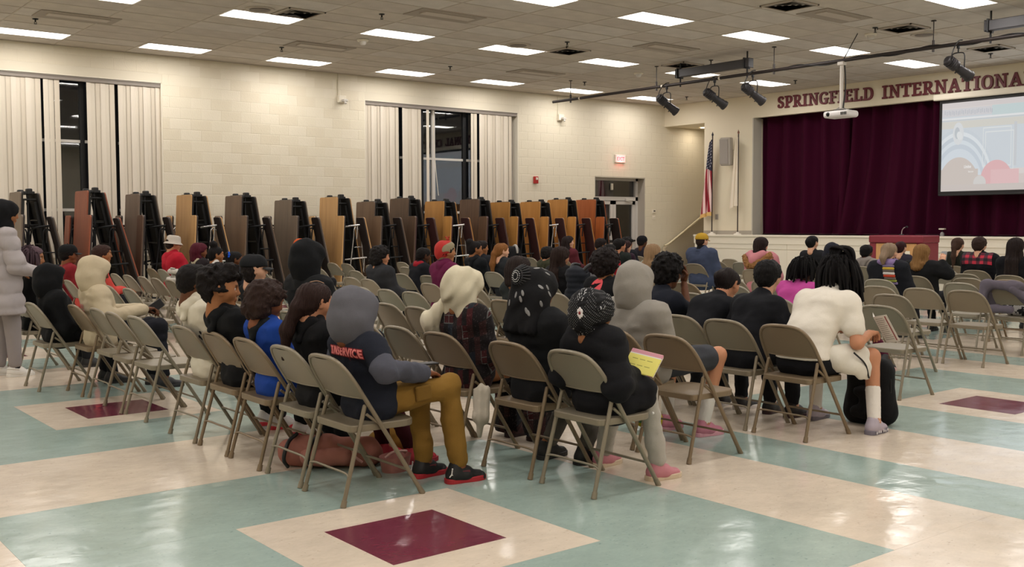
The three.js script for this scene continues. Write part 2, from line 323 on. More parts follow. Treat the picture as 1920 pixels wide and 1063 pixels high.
{ // double door with its transom light
  const [x0, x1, , y1] = DOOR, z = ZW - .27, d = structGroup('door_1');
  const fr = std('#c9c4bd', .4, { metalness: .1 });
  struct('reveal', [box(x0 - .002, x0 + .012, 0, y1, ZW - .35, ZW + .004), box(x1 - .012, x1 + .002, 0, y1, ZW - .35, ZW + .004), box(x0, x1, y1 - .01, y1 + .002, ZW - .35, ZW + .004)], std('#a8a093', .6), d);
  struct('frame', [box(x0 + .01, x0 + .08, 0, y1, z - .05, z + .03), box(x1 - .1, x1 - .01, 0, y1, z - .05, z + .03), box(x0, x1, y1 - .09, y1, z - .05, z + .03), box(x0, x1, 2.06, 2.16, z - .05, z + .03)], fr, d);
  struct('transom_pane', box(x0 + .08, x1 - .1, 2.16, y1 - .09, z - .012, z - .006), glassM, d);
  const mid = (x0 + x1) / 2 - .01;
  for (const [a, b] of [[x0 + .085, mid - .004], [mid + .004, x1 - .105]]) {
    const leaf = new THREE.Group(); leaf.name = 'door_leaf'; d.add(leaf);
    mesh('stiles', [box(a, a + .1, .02, 2.05, z - .03, z + .015), box(b - .1, b, .02, 2.05, z - .03, z + .015), box(a, b, 1.96, 2.05, z - .03, z + .015), box(a, b, .02, .24, z - .03, z + .015)], fr, leaf);
    mesh('door_pane', box(a + .1, b - .1, .24, 1.96, z - .012, z - .006), glassM, leaf);
    mesh('panic_bar', rbox(b - a - .06, .05, .06, .015, (a + b) / 2, 1.0, z + .05), M.blackMetal, leaf);
  }
  struct('door_closer', [rbox(.34, .07, .06, .01, x1 - .33, 2.09, z + .06), rod([x1 - .5, 2.06, z + .06], [x1 - .3, 2.02, z + .12], .008)], M.alu, d);
  struct('transom_sensor', rbox(.07, .17, .05, .01, x0 + .83, 2.42, z + .03), M.trimWhite, d);
}
{ // far side of the panes at night: dark ground and a dim porch wall
  struct('outside_ground', box(XB - 5, XF + 9, -.3, -.05, -34, ZW - .36), std('#2b2c2d', .9));
}
{ // exit sign
  const e = thing('exit_sign', 'small white exit sign with glowing red letters above the double door', 'exit sign', [19.01, 3.137, ZW]);
  mesh('housing', rbox(.36, .21, .05, .01, 0, 0, .03), std('#e9dcd0', .5), e);
  const em = new THREE.MeshStandardMaterial({ color: '#c0303a', emissive: '#ff3b46', emissiveIntensity: 1.3, roughness: .5 });
  const t = canvasTex(128, 64, (g, w, h) => { g.fillStyle = '#f4b9b6'; g.fillRect(0, 0, w, h); g.fillStyle = '#f03848'; g.font = 'bold 54px sans-serif'; g.textAlign = 'center'; g.textBaseline = 'middle'; g.fillText('EXIT', w / 2, h / 2 + 3); });
  const f = new THREE.PlaneGeometry(.3, .16); f.translate(0, 0, .0565); mesh('face', f, new THREE.MeshStandardMaterial({ map: t, emissive: '#ffffff', emissiveMap: t, emissiveIntensity: .75, roughness: .5 }), e); em.dispose();
  const L = new THREE.PointLight('#ff7a78', .15); L.position.set(19.01, 3.1, ZW + .14); L.name = 'exit_sign_light'; scene.add(L);
}
function wallBox(name, label, cat, x, y, w, h, d, m, extra) { const o = thing(name, label, cat, [x, y, ZW + .004]); mesh('case', rbox(w, h, d, .008, 0, 0, d / 2), m, o); extra?.(o); return o; }
wallBox('fire_alarm', 'red fire alarm box on the cream wall right of the middle window', 'alarm', 16.16, 2.515, .12, .17, .06, std('#a8231f', .45), o => mesh('strobe', rbox(.05, .06, .03, .01, 0, .03, .07), M.trimWhite, o));
for (const [x, lab] of [[10.85, 'white wall sensor with conduit above and left of the middle window'], [16.95, 'white wall sensor with conduit right of the middle window']])
  wallBox('wall_sensor', lab, 'sensor', x, 4.07, .17, .15, .08, M.trimWhite, o => { mesh('lens_hood', [rbox(.1, .05, .12, .012, .02, -.03, .12), rod([.02, -.06, .14], [.02, -.1, .17], .03, .02)], M.alu, o); mesh('conduit', rod([-.07, .05, .012], [-.07, .53, .012], .011), M.wall, o); });
wallBox('thermostat', 'small white thermostat between the door and the stage stairs', 'thermostat', 20.3, 1.78, .13, .1, .03, M.trimWhite, o => mesh('window', rbox(.06, .03, .01, .002, 0, .01, .032), M.dark, o));
wallBox('switch_plate', 'white switch plate under the thermostat by the stage stairs', 'switch', 20.3, 1.62, .12, .12, .012, M.trimWhite, o => mesh('toggle', [rbox(.02, .03, .02, .004, -.025, 0, .018), rbox(.02, .03, .02, .004, .025, 0, .018)], M.trimWhite, o));
{ const o = thing('outlet_plate', 'grey outlet plate low on the pillar beside the flag', 'outlet', [XF - .001, 1.62, -17.53]); mesh('plate', rbox(.012, .14, .1, .004, -.006, 0, 0), std('#a39a90', .5), o); mesh('socket', [rbox(.01, .035, .04, .006, -.013, .03, 0), rbox(.01, .035, .04, .006, -.013, -.03, 0)], M.grey, o); }

// ================= CEILING FITTINGS =================
const snap = (x, z) => { const [i, j] = cell(x, z); return [LX0 + i * TU, LZ0 + (j + .5) * TV]; };
const where = ['above the middle of the audience, nearer the stage', 'in front of the stage sign', 'left of the lighting pipe', 'beside a light at the top left', 'over the left end of the black raceway', 'above the screen'];
vents.forEach(([x, z], i) => {
  const v = thing('ceiling_vent', `square louvred ceiling vent ${where[i]}`, 'vent', [x, CH - .004, z]), rings = [];
  for (let k = 0; k < 4; k++) { const a = .285 - k * .068, b = a - .05, y = -.004 - .0 * k; for (let q = 0; q < 4; q++) { const g = new THREE.CylinderGeometry(a * Math.SQRT2, b * Math.SQRT2, .03, 1, 1, true, Math.PI / 4 + q * Math.PI / 2, Math.PI / 2); g.translate(0, y + .004, 0); g.scale(1, k ? -1 : 1, 1); rings.push(g); } }
  mesh('louvre', rings, new THREE.MeshStandardMaterial({ color: '#8d8276', roughness: .6, side: THREE.DoubleSide }), v);
  mesh('throat', box(-.28, .28, .016, .02, -.28, .28), M.dark, v);
  mesh('rim', [box(-.3, .3, -.012, .004, -.3, -.275), box(-.3, .3, -.012, .004, .275, .3), box(-.3, -.275, -.012, .004, -.3, .3), box(.275, .3, -.012, .004, -.3, .3)], M.grid, v);
});
[[6.71, -14.36, 'beside the light at the top left'], [11.62, -14.39, 'behind a light near the middle of the ceiling'], [16.36, -9.42, 'beside the vent before the stage sign']].forEach(([x, z, w]) => {
  const o = thing('ceiling_speaker', `round ceiling speaker grille ${w}`, 'speaker', [x, CH - .002, z]);
  mesh('rim', lathe([[.0, .0], [.15, -.004], [.2, -.016], [.215, -.01], [.22, .004]], 28), M.grid, o); mesh('grille', lathe([[0, -.02], [.1, -.02], [.15, -.012]], 24), std('#7b7168', .7), o);
});
[[9.18, -15.61, 'under the second row of lights on the left'], [15.72, -15.46, 'left of the pipe end'], [15.6, -9.94, 'near the projector pole']].forEach(([x, z, w]) => {
  const o = thing('smoke_detector', `white round smoke detector on the ceiling ${w}`, 'detector', [x, CH, z]);
  mesh('base', lathe([[0, -.03], [.09, -.03], [.1, -.012], [.1, 0]], 18), M.trimWhite, o); mesh('head', lathe([[0, -.09], [.035, -.09], [.055, -.07], [.06, -.03]], 16), M.alu, o);
});
[[4.3, -17.12], [8.42, -17.15], [8.3, -13.55], [12.09, -17.15], [12.09, -13.62], [15.76, -17.17], [15.16, -9.58], [15.62, -13.41], [19.6, -17.6], [19.18, -9.7], [19.29, -14.14]].forEach(([x, z], i) => {
  const o = thing('sprinkler_head', ['small dark ceiling sprinkler at the far left', 'small dark ceiling sprinkler above the left window end', 'small dark ceiling sprinkler near the top, left of centre', 'small dark ceiling sprinkler above the middle window', 'small dark ceiling sprinkler by the central vent', 'small dark ceiling sprinkler beyond the pipe end', 'small dark ceiling sprinkler near the projector pole', 'small dark ceiling sprinkler over the black raceway', 'small dark ceiling sprinkler above the stair recess', 'small dark ceiling sprinkler above the word on the right of the sign', 'small dark ceiling sprinkler above the start of the sign'][i], 'sprinkler', [x, CH, z]);
  mesh('escutcheon', lathe([[0, -.012], [.04, -.012], [.045, 0]], 14), M.black, o); mesh('body', [rod([0, -.01, 0], [0, -.05, 0], .012), rod([-.018, -.05, 0], [-.008, -.075, 0], .005), rod([.018, -.05, 0], [.008, -.075, 0], .005), lathe([[0, -.08], [.026, -.08], [.026, -.076], [0, -.075]], 12)], M.black, o);
});
[[4.77, -16.6, 'at the upper left'], [8.93, -16.68, 'between the lights above the left window'], [9.13, -13.07, 'near the top, left of centre'], [14.02, -16.78, 'near the pipe end'], [13.82, -9.43, 'at the upper right'], [13.9, -12.97, 'above the black raceway']].forEach(([x, z, w]) => {
  const o = thing('air_return', `flat slotted return grille in the ceiling ${w}`, 'vent', [x, CH - .003, z]);
  mesh('plate', [rbox(1.17, .012, .56, .004, 0, 0, 0)], std('#9a8f82', .7), o); mesh('deflector', rbox(.9, .02, .2, .006, 0, -.012, .06), std('#b8ada0', .6), o);
});
// ================= LIGHTING PIPE =================
{
  const X = 15.37, Y = 4.19;
  const p = thing('lighting_pipe', 'long dark pipe hung from the ceiling in front of the stage', 'pipe');
  mesh('pipe', rod([X, Y, -17.79], [X, Y, ZR - .2], .03, .03, 12), std('#2c2422', .5, { metalness: .3 }), p);
  for (const z of [-17.2, -14.61, -11.73, -8.69, -5.6, -2.5]) mesh('hanger', [rod([X, Y - .06, z], [X, CH, z], .008), rod([X, Y - .07, z], [X, Y + .11, z], .02), lathe([[0, 0], [.04, 0], [.04, -.012], [0, -.014]], 12).translate(X, CH, z)], std('#3a3330', .5), p);
  mesh('tape_band', [-16.9, -14.45, -12.98].map(z => rod([X, Y, z - .02], [X, Y, z + .02], .0315, .0315, 12)), M.trimWhite, p);
  mesh('cable', tube(Array.from({ length: 40 }, (_, i) => [X + .036 * Math.cos(i * 1.1), Y + .036 * Math.sin(i * 1.1), -11.6 + i * .22]), .011, 160, 6), M.black, p);
  const race = (z0, z1, lab) => { const o = thing('power_raceway', lab, 'raceway'); mesh('box', rbox(.13, .155, z1 - z0, .012, X - .02, Y + .195, (z0 + z1) / 2), std('#3c3a3c', .5), o);
    for (const z of [z0 + .05, z1 - .09]) mesh('clamp', [rbox(.19, .2, .03, .01, X - .02, Y + .195, z), rod([X, Y - .06, z], [X, Y + .42, z], .016)], M.black, o);
    for (const z of [z0, z1]) mesh('end_cap', rbox(.15, .175, .025, .03, X - .02, Y + .195, z), std('#232224', .45), o); return o; };
  race(-14.02, -12.24, 'long black electrical raceway on the pipe, left of the projector'); race(-7.83, -5.5, 'black electrical raceway on the pipe at the upper right edge');
  const spots = [[-14.33, .62, 'leftmost of the black stage spotlights on the pipe'], [-13.1, .55, 'black stage spotlight second from the left on the pipe'], [-12.2, .6, 'black stage spotlight just right of the left raceway'], [-8.28, .5, 'black stage spotlight before the big letters on the right']];
  for (const [z, tilt, lab] of spots) {
    const o = thing('stage_spotlight', lab, 'spotlight', [X, Y, z]);
    mesh('clamp', [rbox(.05, .11, .04, .012, 0, -.02, 0), rod([0, -.05, 0], [0, -.14, 0], .012)], M.blackMetal, o);
    const b = new THREE.Group(); b.name = 'lamp_head'; b.position.set(.02, -.37, .0); b.rotation.set(0, -.35, -tilt); o.add(b);
    mesh('yoke', tube([[.0, -.37, -.1], [.0, -.16, -.095], [0, -.14, -.06], [0, -.14, .06], [0, -.16, .095], [0, -.37, .1]], .009, 30, 6), M.blackMetal, o);
    const q = lathe([[0, -.27], [.05, -.268], [.07, -.25], [.078, -.2], [.085, -.1], [.088, -.06], [.06, -.05], [.06, .0], [.068, .005], [.072, .12], [.08, .125], [.08, .2], [.09, .205], [.092, .25], [.075, .25], [.07, .2]], 20); q.rotateZ(-Math.PI / 2);
    const fin = []; for (let k = 0; k < 4; k++) { const r = new THREE.TorusGeometry(.084, .008, 6, 18); r.rotateY(Math.PI / 2); r.translate(-.22 + k * .035, 0, 0); fin.push(r); }
    mesh('barrel', [q, ...fin, rod([-.02, -.06, 0], [-.02, -.1, 0], .012), rod([.1, -.07, .0], [.1, -.105, 0], .01)], std('#262326', .5), b);
    const gl = lathe([[0, .205], [.05, .2], [.072, .19]], 16); gl.rotateZ(-Math.PI / 2); mesh('front_lens', gl, new THREE.MeshPhysicalMaterial({ color: '#20242a', roughness: .1, clearcoat: 1 }), b);
    mesh('power_cord', tube([[-.2, -.3, .02], [-.3, -.25, .05], [-.24, -.08, .07], [-.06, .04, .05], [0, .05, .06]], .009, 24, 6), M.black, o);
  }
  const pj = thing('projector', 'white ceiling projector on a pole before the red curtain', 'projector', [X, Y, -10.33]);
  mesh('pole', [rod([0, -.02, 0], [0, -.8, 0], .03, .03, 12), rbox(.1, .06, .12, .01, 0, -.05, 0)], std('#d6cfc6', .4), pj);
  mesh('body', rbox(.34, .115, .5, .05, .02, -.9, -.02, 4), std('#dcd8d6', .4), pj); mesh('bracket', [rbox(.16, .012, .2, .004, 0, -.82, 0), rod([.06, -.83, .09], [.0, -.77, 0], .008), rod([-.06, -.83, -.09], [0, -.77, 0], .008)], M.grey, pj);
  mesh('vent', [0, 1, 2, 3].map(k => rbox(.006, .05, .02, .002, -.153, -.9, .1 + k * .03)), M.dark, pj); const ln = lathe([[0, 0], [.035, .0], [.04, -.02]], 16); ln.rotateZ(Math.PI / 2); ln.translate(-.15, -.9, -.16); mesh('lens', ln, M.black, pj);
  mesh('cable', tube([[.0, -.8, .04], [.04, -.4, .05], [.03, -.05, .03], [.02, .03, .02]], .012, 30, 6), M.black, pj);
  mesh('brace', rod([0, -.03, 0], [.02, CH - Y, .28], .008), M.dark, pj);
}
// ================= STAGE: lettering, curtain, screen, flags =================
{
  const font = await new FontLoader().loadAsync('fonts/droid/droid_serif_regular.typeface.json');
  const s = thing('stage_lettering', 'dark red raised serif letters on the header above the stage', 'lettering', [0, 0, 0]);
  const m = std('#65202a', .5), words = 'SPRINGFIELD INTERNATIONAL CHARTER SCHOOL';
  let z = -15.66; const H = .285;
  for (const ch of words) {
    if (ch === ' ') { z += .2; continue; }
    const g = new TextGeometry(ch, { font, size: H * 1.0 / .72 * .72, depth: .03, curveSegments: 5, bevelEnabled: true, bevelSize: .012, bevelThickness: .004, bevelSegments: 1 });
    g.computeBoundingBox(); const b = g.boundingBox, cap = H / 0.71 * .71; const sc = H / (b.max.y - b.min.y); g.translate(-b.min.x, -b.min.y, 0); g.scale(sc * 1.0, sc, 1); const w = (b.max.x - b.min.x) * sc * .98;
    g.rotateY(-Math.PI / 2); g.translate(XF - .002, 4.212 - (z + 15.66) * .013, z); mesh('letter', g, m, s); z += w + .042;
  }
}
function curtain(name, label, z0, z1, x, sd, hang) {
  const nz = Math.round((z1 - z0) * 40), ny = 24, g = new THREE.PlaneGeometry(1, 1, nz, ny), p = g.attributes.position, uv = g.attributes.uv;
  const yb = STAGE + .015, yt = 4.2;
  for (let i = 0; i < p.count; i++) {
    const u = p.getX(i) + .5, v = p.getY(i) + .5, zz = z0 + u * (z1 - z0); const h = 1 - v;
    const zw = zz + .1 * noise(zz * .8, sd, 1) + .06 * h * noise(zz * 1.7, h * 1.5, sd);
    const w = Math.sin(zw * 13 + 1.8 * noise(zw * 1.3, 0, sd)) * .12 + Math.sin(zw * 29 + 3 * noise(zw * 2, h * .8, sd)) * .035 * (.4 + .6 * v) + .09 * noise(zw * .9, h * .7, sd + 3);
    const lean = hang ? -h * h * .35 * clamp(1 - Math.abs(u - (hang > 0 ? 0 : 1)) * 4) : 0;
    p.setXYZ(i, x + .05 + w * .9 * (.75 + .25 * h), yb + v * (yt - yb), zz + lean); uv.setXY(i, zz, v * 3);
  }
  g.computeVertexNormals(); const o = thing(name, label, 'curtain');
  mesh('drape', g, new THREE.MeshPhysicalMaterial({ color: '#36091f', roughness: .95, side: THREE.DoubleSide, sheen: .7, sheenRoughness: .4, sheenColor: new THREE.Color('#6a2034'), specularIntensity: .15 }), o);
  const hem = []; mesh('hem', tube(Array.from({ length: 60 }, (_, k) => { const i = Math.round(k / 59 * nz) + ny * (nz + 1); return [p.getX(i), p.getY(i) + .01, p.getZ(i)]; }), .012, 240, 5), std('#33081a', .95), o); return o;
}
curtain('stage_curtain', 'dark red velvet stage curtain left of the slanted fold', -16.5, -13.9, 21.0, 1, 0);
curtain('stage_curtain', 'dark red velvet stage curtain right of the slanted fold, behind the screen', -14.0, 2.9, 20.95, 9, 1);
{
  const x = 20.5, z0 = -11.36, z1 = -8.1, yb = 2.1, yt = 3.915;
  const s = thing('projection_screen', 'pull-down projection screen showing a pale carved arch before the red curtain', 'screen');
  mesh('case', [rbox(.11, .13, z1 - z0 + .36, .03, x - .02, 4.05, (z0 + z1) / 2, 3)], M.trimWhite, s);
  mesh('border', [box(x, x + .008, yb - .07, 4.03, z0 - .06, z1 + .06)], M.black, s); mesh('bottom_bar', rbox(.03, .035, z1 - z0 + .1, .012, x, yb - .075, (z0 + z1) / 2), M.black, s);
  const t = canvasTex(1024, 570, (g, w0, h) => {
    g.scale(.59, 1); const w = w0 / .59;
    g.fillStyle = '#e3d9d6'; g.fillRect(0, 0, w, h); g.fillStyle = '#cfdbe6'; g.fillRect(0, 40, w, 395); g.fillStyle = '#d9d0d0'; g.fillRect(0, 0, w, 34);
    g.fillStyle = '#d3d3da'; g.fillRect(0, 40, 560, 50); g.fillStyle = '#c3d9dc'; g.fillRect(560, 36, w, 64); g.fillStyle = '#b4b9c6'; for (let i = 0; i < 26; i++) g.fillRect(30 + i * 21 + (i * 7) % 5, 48 + (i * 5) % 9, 9, 26);
    g.fillStyle = '#eef2f4'; g.fillRect(0, 98, w, 12); g.fillStyle = '#c2c8cc'; g.fillRect(0, 112, w, 5); g.fillStyle = '#d8d6cc'; g.fillRect(0, 120, w, 46);
    const cx = 200, cy = 560; for (const [r, c] of [[392, '#c9d6e2'], [370, '#e6f0f8'], [345, '#bfcedd'], [318, '#dbe8f3'], [292, '#c3d2e1'], [262, '#d6e4f0']]) { g.fillStyle = c; g.beginPath(); g.ellipse(cx, cy, r * 1.05, r, 0, 0, 7); g.fill(); }
    g.fillStyle = '#dfe6ea'; g.beginPath(); g.ellipse(190, 200, 62, 72, 0, 0, 7); g.fill(); g.fillStyle = '#b8c3cb'; g.beginPath(); g.ellipse(178, 196, 30, 38, 0, 0, 7); g.fill(); g.fillStyle = '#e9eff2'; g.beginPath(); g.ellipse(206, 214, 34, 26, .4, 0, 7); g.fill();
    g.strokeStyle = '#e9f0f2'; g.lineWidth = 7; for (const k of [0, 26]) { g.strokeRect(470 + k, 176 + k, 300, 240); } g.fillStyle = '#c9cfd6'; g.fillRect(800, 150, 30, 270);
    g.fillStyle = '#cdbfb6'; g.beginPath(); g.ellipse(cx, 590, 255, 238, 0, 0, 7); g.fill();
    g.fillStyle = '#d9c9c4'; g.fillRect(0, 470, w, 100); g.fillStyle = '#cdbfb6'; g.fillRect(0, 430, 420, 140); g.fillStyle = '#e9a9ae'; g.beginPath(); g.ellipse(620, 500, 170, 120, 0, 0, 7); g.fill(); g.fillStyle = '#ecb7ba'; g.fillRect(560, 440, 300, 130);
    g.fillStyle = '#d8d4d2'; g.beginPath(); g.ellipse(440, 520, 70, 46, 0, 0, 7); g.fill(); g.fillStyle = '#cbbfba'; g.fillRect(0, 528, w, 42);
    g.fillStyle = '#ffffff'; g.font = 'bold 26px sans-serif'; g.fillText('Lindse', 262, 424); g.font = '14px sans-serif'; g.fillText('Illustrator', 310, 452); g.globalAlpha = .34; g.fillStyle = '#e8e4e2'; g.fillRect(0, 0, w, h);
  });
  const f = new THREE.PlaneGeometry(z1 - z0, yt - yb); f.rotateY(-Math.PI / 2); f.translate(x - .004, (yt + yb) / 2, (z0 + z1) / 2);
  mesh('picture', f, new THREE.MeshStandardMaterial({ color: '#333333', map: t, roughness: .8, emissive: '#ffffff', emissiveMap: t, emissiveIntensity: .8 }), s);
  const L = new THREE.RectAreaLight('#e6ecf5', .55, z1 - z0, yt - yb); L.position.set(x - .02, (yt + yb) / 2, (z0 + z1) / 2); L.rotation.y = Math.PI / 2; L.name = 'screen_light'; scene.add(L);
}
function flag(label, x, z, tex, col, y0, y1, wdt, tipM) {
  const o = thing('flag', label, 'flag', [x, STAGE, z]);
  mesh('pole', [rod([0, .02, 0], [0, 2.5, 0], .015)], std('#2b1c18', .4), o);
  const fl = lathe([[0, 2.62], [.012, 2.58], [.03, 2.54], [.014, 2.5], [0, 2.5]], 8); mesh('finial', fl, tipM, o);
  mesh('base', [lathe([[0, .07], [.03, .07], [.04, .04], [.09, .025], [.1, 0]], 20), ], std('#ded6c8', .4), o);
  const nu = 40, nv = 60, g = new THREE.PlaneGeometry(1, 1, nu, nv), p = g.attributes.position, uv = g.attributes.uv;
  for (let i = 0; i < p.count; i++) { const u = p.getX(i) + .5, v = p.getY(i) + .5, h = 1 - v, spread = .06 + wdt * Math.pow(h, .8);
    const a = u * 9.5 + .6 * noise(u * 3, h * 2, 5); const dz = -u * spread * 1.15 + .02 * Math.sin(a * 1.3) * (.5 + h), dx = .03 * Math.cos(a * 1.3 + .5) * (.4 + h) - .03 * u;
    p.setXYZ(i, dx - .01, y0 + v * (y1 - y0) - .1 * u * u, dz); }
  g.computeVertexNormals(); mesh('cloth', g, new THREE.MeshPhysicalMaterial({ map: tex, color: col, roughness: .7, side: THREE.DoubleSide, sheen: .4 }), o); return o;
}
const usTex = canvasTex(256, 512, (g, w, h) => { // hung from its hoist: stripes run down, the starry field at the top
  for (let i = 0; i < 13; i++) { g.fillStyle = i % 2 ? '#e9c9c6' : '#8e1428'; g.save(); g.translate(0, 0); g.transform(1, 0, -.2, 1, 0, 0); g.fillRect(i * 36 - 10, 0, 36, h); g.restore(); }
  g.fillStyle = '#1c2038'; g.beginPath(); g.moveTo(0, 0); g.lineTo(w, 0); g.lineTo(w, 170); g.lineTo(0, 215); g.fill(); g.fillStyle = '#d8d4dc'; for (let r = 0; r < 9; r++) for (let c = 0; c < 7; c++) { g.beginPath(); g.arc(20 + c * 38 + (r % 2) * 19, 18 + r * 20, 6, 0, 7); g.fill(); }
  g.fillStyle = '#d9b06a'; g.fillRect(0, h - 26, w, 26);
});
flag('national flag with red and white stripes on a pole at the left of the stage', 20.53, -17.55, usTex, '#ffffff', .48, 2.42, .27, std('#2a2336', .5));
flag('plain white flag hanging limp on a pole left of the red curtain', 20.53, -16.72, null, '#e6dac6', .72, 2.42, .14, std('#7c5240', .5));
{
  const o = thing('wall_speaker', 'grey loudspeaker bracketed on the pillar above the white flag', 'speaker', [XF, 3.26, -17.05]);
  mesh('cabinet', rbox(.2, .7, .27, .03, -.24, 0, -.04), std('#a9a196', .6), o).rotation.set(0, .25, .05); mesh('grille', rbox(.012, .62, .22, .01, -.35, .0, -.07), std('#98918a', .8), o).rotation.set(0, .25, .05);
  mesh('bracket', [rbox(.02, .2, .08, .004, -.01, 0, .12), rod([-.02, .03, .12], [-.2, .03, .02], .016)], M.trimWhite, o);
}
{ // lectern in front of the stage
  const wd = wood('#c99a63', '#b5844f', 70, [1, 1]), red = std('#7c2330', .5);
  const o = thing('lectern', 'maroon topped wooden lectern with a microphone in front of the stage', 'lectern', [18.6, 0, -11.05]);
  mesh('top', [rbox(.62, .15, 1.16, .03, 0, 1.135, 0)], red, o); mesh('front_panel', rbox(.03, .9, .86, .006, -.26, .6, 0), std('#ffffff', .45, { map: wd }), o); mesh('back_panel', rbox(.03, .9, .86, .006, .26, .6, 0), std('#ffffff', .45, { map: wd }), o);
  for (const z of [-.5, .5]) mesh('side_post', rbox(.56, 1.0, .14, .01, 0, .56, z), red, o); mesh('plinth', rbox(.6, .06, 1.12, .01, 0, .03, 0), red, o);
  mesh('panel', rbox(.012, .7, .6, .004, -.28, .56, 0), M.trimWhite, o);
  const mi = thing('microphone', 'silver gooseneck microphone on the maroon lectern', 'microphone', [18.65, 1.21, -11.13]);
  mesh('base', lathe([[0, .02], [.04, .02], [.05, 0]], 14), M.black, mi); mesh('gooseneck', tube([[0, .01, 0], [0, .09, .01], [-.01, .14, .05], [-.02, .155, .1]], .008, 20, 6), std('#c9c4c0', .3, { metalness: .6 }), mi); mesh('capsule', rod([-.02, .153, .095], [-.025, .165, .14], .016, .02), M.black, mi);
  const f = thing('table_microphone', 'small white-capped stand light at the stage edge right of the lectern', 'fixture', [20.85, STAGE, -11.5]); mesh('base', lathe([[0, .09], [.03, .08], [.045, .04], [.045, 0]], 14), std('#8b8684', .5), f); mesh('stem', rod([0, .08, 0], [0, .14, 0], .012), M.dark, f); mesh('cap', rbox(.1, .03, .12, .01, 0, .15, 0), M.trimWhite, f);
}
{ // lamp in the ceiling of the stair recess
  const o = thing('recess_downlight', 'round downlight hidden in the stair recess ceiling', 'light', [21.7, 4.045, -18.9]);
  mesh('trim', lathe([[.07, -.002], [.1, -.01], [.105, .003]], 20), M.trimWhite, o); mesh('bulb_lens', lathe([[0, -.004], [.07, -.002]], 16), new THREE.MeshStandardMaterial({ color: '#fff', emissive: '#fff0d8', emissiveIntensity: 6 }), o);
  const L = new THREE.RectAreaLight('#fff0dc', 26, .3, .3); L.position.set(21.7, 4.03, -18.9); L.rotation.x = -Math.PI / 2; L.name = 'recess_light'; scene.add(L);
}
// ================= FOLDING CHAIRS =================
const chairTones = [['#837a68', .42], ['#7d725f', .42], ['#7a6952', .42], ['#8b8474', .45]].map(([c, r]) => std(c, r, { metalness: .25 }));
const chairDark = std('#5d5446', .6);
const chairParts = (() => {
  const X = y => .475 - .627 * y, P = {};
  const side = s => [[X(0), 0, .225 * s], [X(.3), .3, .221 * s], [X(.55), .55, .216 * s], [X(.64), .64, .208 * s], [X(.70), .70, .186 * s], [X(.738), .738, .145 * s], [X(.752), .752, .09 * s]];
  P.frame = tube([...side(-1), [X(.756), .756, 0], ...side(1).reverse()], .0125, 72, 8);
  { // back panel: a sheet bowed backwards inside the frame, rolled lower edge
    const nu = 16, nv = 8, g = new THREE.BufferGeometry(), o = [], idx = [], outline = y => y < .56 ? .207 : y < .65 ? .207 - .005 * (y - .56) / .09 : .202 - .075 * Math.pow((y - .65) / .1, 2);
    for (const f of [0, 1]) for (let j = 0; j <= nv; j++) for (let i = 0; i <= nu; i++) { const v = j / nv, u = i / nu * 2 - 1, y = .547 + v * .2, z = u * Math.max(.06, outline(y)); o.push(X(y) - .022 * (1 - u * u) * (1 - .5 * v) + (f ? .004 : -.004), y - .004 * (1 - u * u), z); }
    const N = (nu + 1) * (nv + 1), id = (f, i, j) => f * N + j * (nu + 1) + i;
    for (let j = 0; j < nv; j++) for (let i = 0; i < nu; i++) { idx.push(id(0, i, j), id(0, i, j + 1), id(0, i + 1, j), id(0, i + 1, j), id(0, i, j + 1), id(0, i + 1, j + 1)); idx.push(id(1, i, j), id(1, i + 1, j), id(1, i, j + 1), id(1, i + 1, j), id(1, i + 1, j + 1), id(1, i, j + 1)); }
    g.setAttribute('position', new THREE.Float32BufferAttribute(o, 3)); g.setAttribute('uv', new THREE.Float32BufferAttribute(o.length / 3 * 2, 2)); g.setIndex(idx); g.computeVertexNormals();
    const lip = tube(Array.from({ length: 9 }, (_, i) => { const u = i / 4 - 1; return [X(.547) - .022 * (1 - u * u), .547 - .004 * (1 - u * u), u * .207]; }), .006, 20, 6);
    P.back = merge([g, lip]);
  }
  { // pressed seat pan
    const s = new THREE.Shape(), w0 = .192, w1 = .2, r0 = .035, r1 = .09, x0 = .065, x1 = .455;
    s.moveTo(x0 + r0, -w0); s.lineTo(x1 - r1, -w1); s.quadraticCurveTo(x1, -w1, x1, -w1 + r1); s.lineTo(x1, w1 - r1); s.quadraticCurveTo(x1, w1, x1 - r1, w1); s.lineTo(x0 + r0, w0); s.quadraticCurveTo(x0, w0, x0, w0 - r0); s.lineTo(x0, -w0 + r0); s.quadraticCurveTo(x0, -w0, x0 + r0, -w0);
    const g = new THREE.ExtrudeGeometry(s, { depth: .026, bevelEnabled: true, bevelSize: .006, bevelThickness: .006, bevelSegments: 2, curveSegments: 6 }); g.rotateX(Math.PI / 2); g.translate(0, .403, 0);
    P.seat = g;
  }
  P.leg = s => merge([rod([.002, .012, .213 * s], [.139, .503, .2 * s], .0115, .0115, 8), new THREE.SphereGeometry(.0118, 8, 5).translate(.14, .504, .2 * s)]);
  P.link = s => rod([.146, .462, .206 * s], [.222, .405, .212 * s], .009, .009, 6);
  P.bar = merge([tube([[.034, .152, -.213], [.04, .16, -.19], [.042, .163, 0], [.04, .16, .19], [.034, .152, .213]], .0065, 16, 6)]);
  P.bar2 = rod([.384, .142, -.222], [.384, .142, .222], .0075, .0075, 6);
  P.foot = (x, z) => merge([rod([x, 0, z], [x + (x > .2 ? -.022 : .01), .036, z * .995], .0165, .0145, 10)]);
  return P;
})();
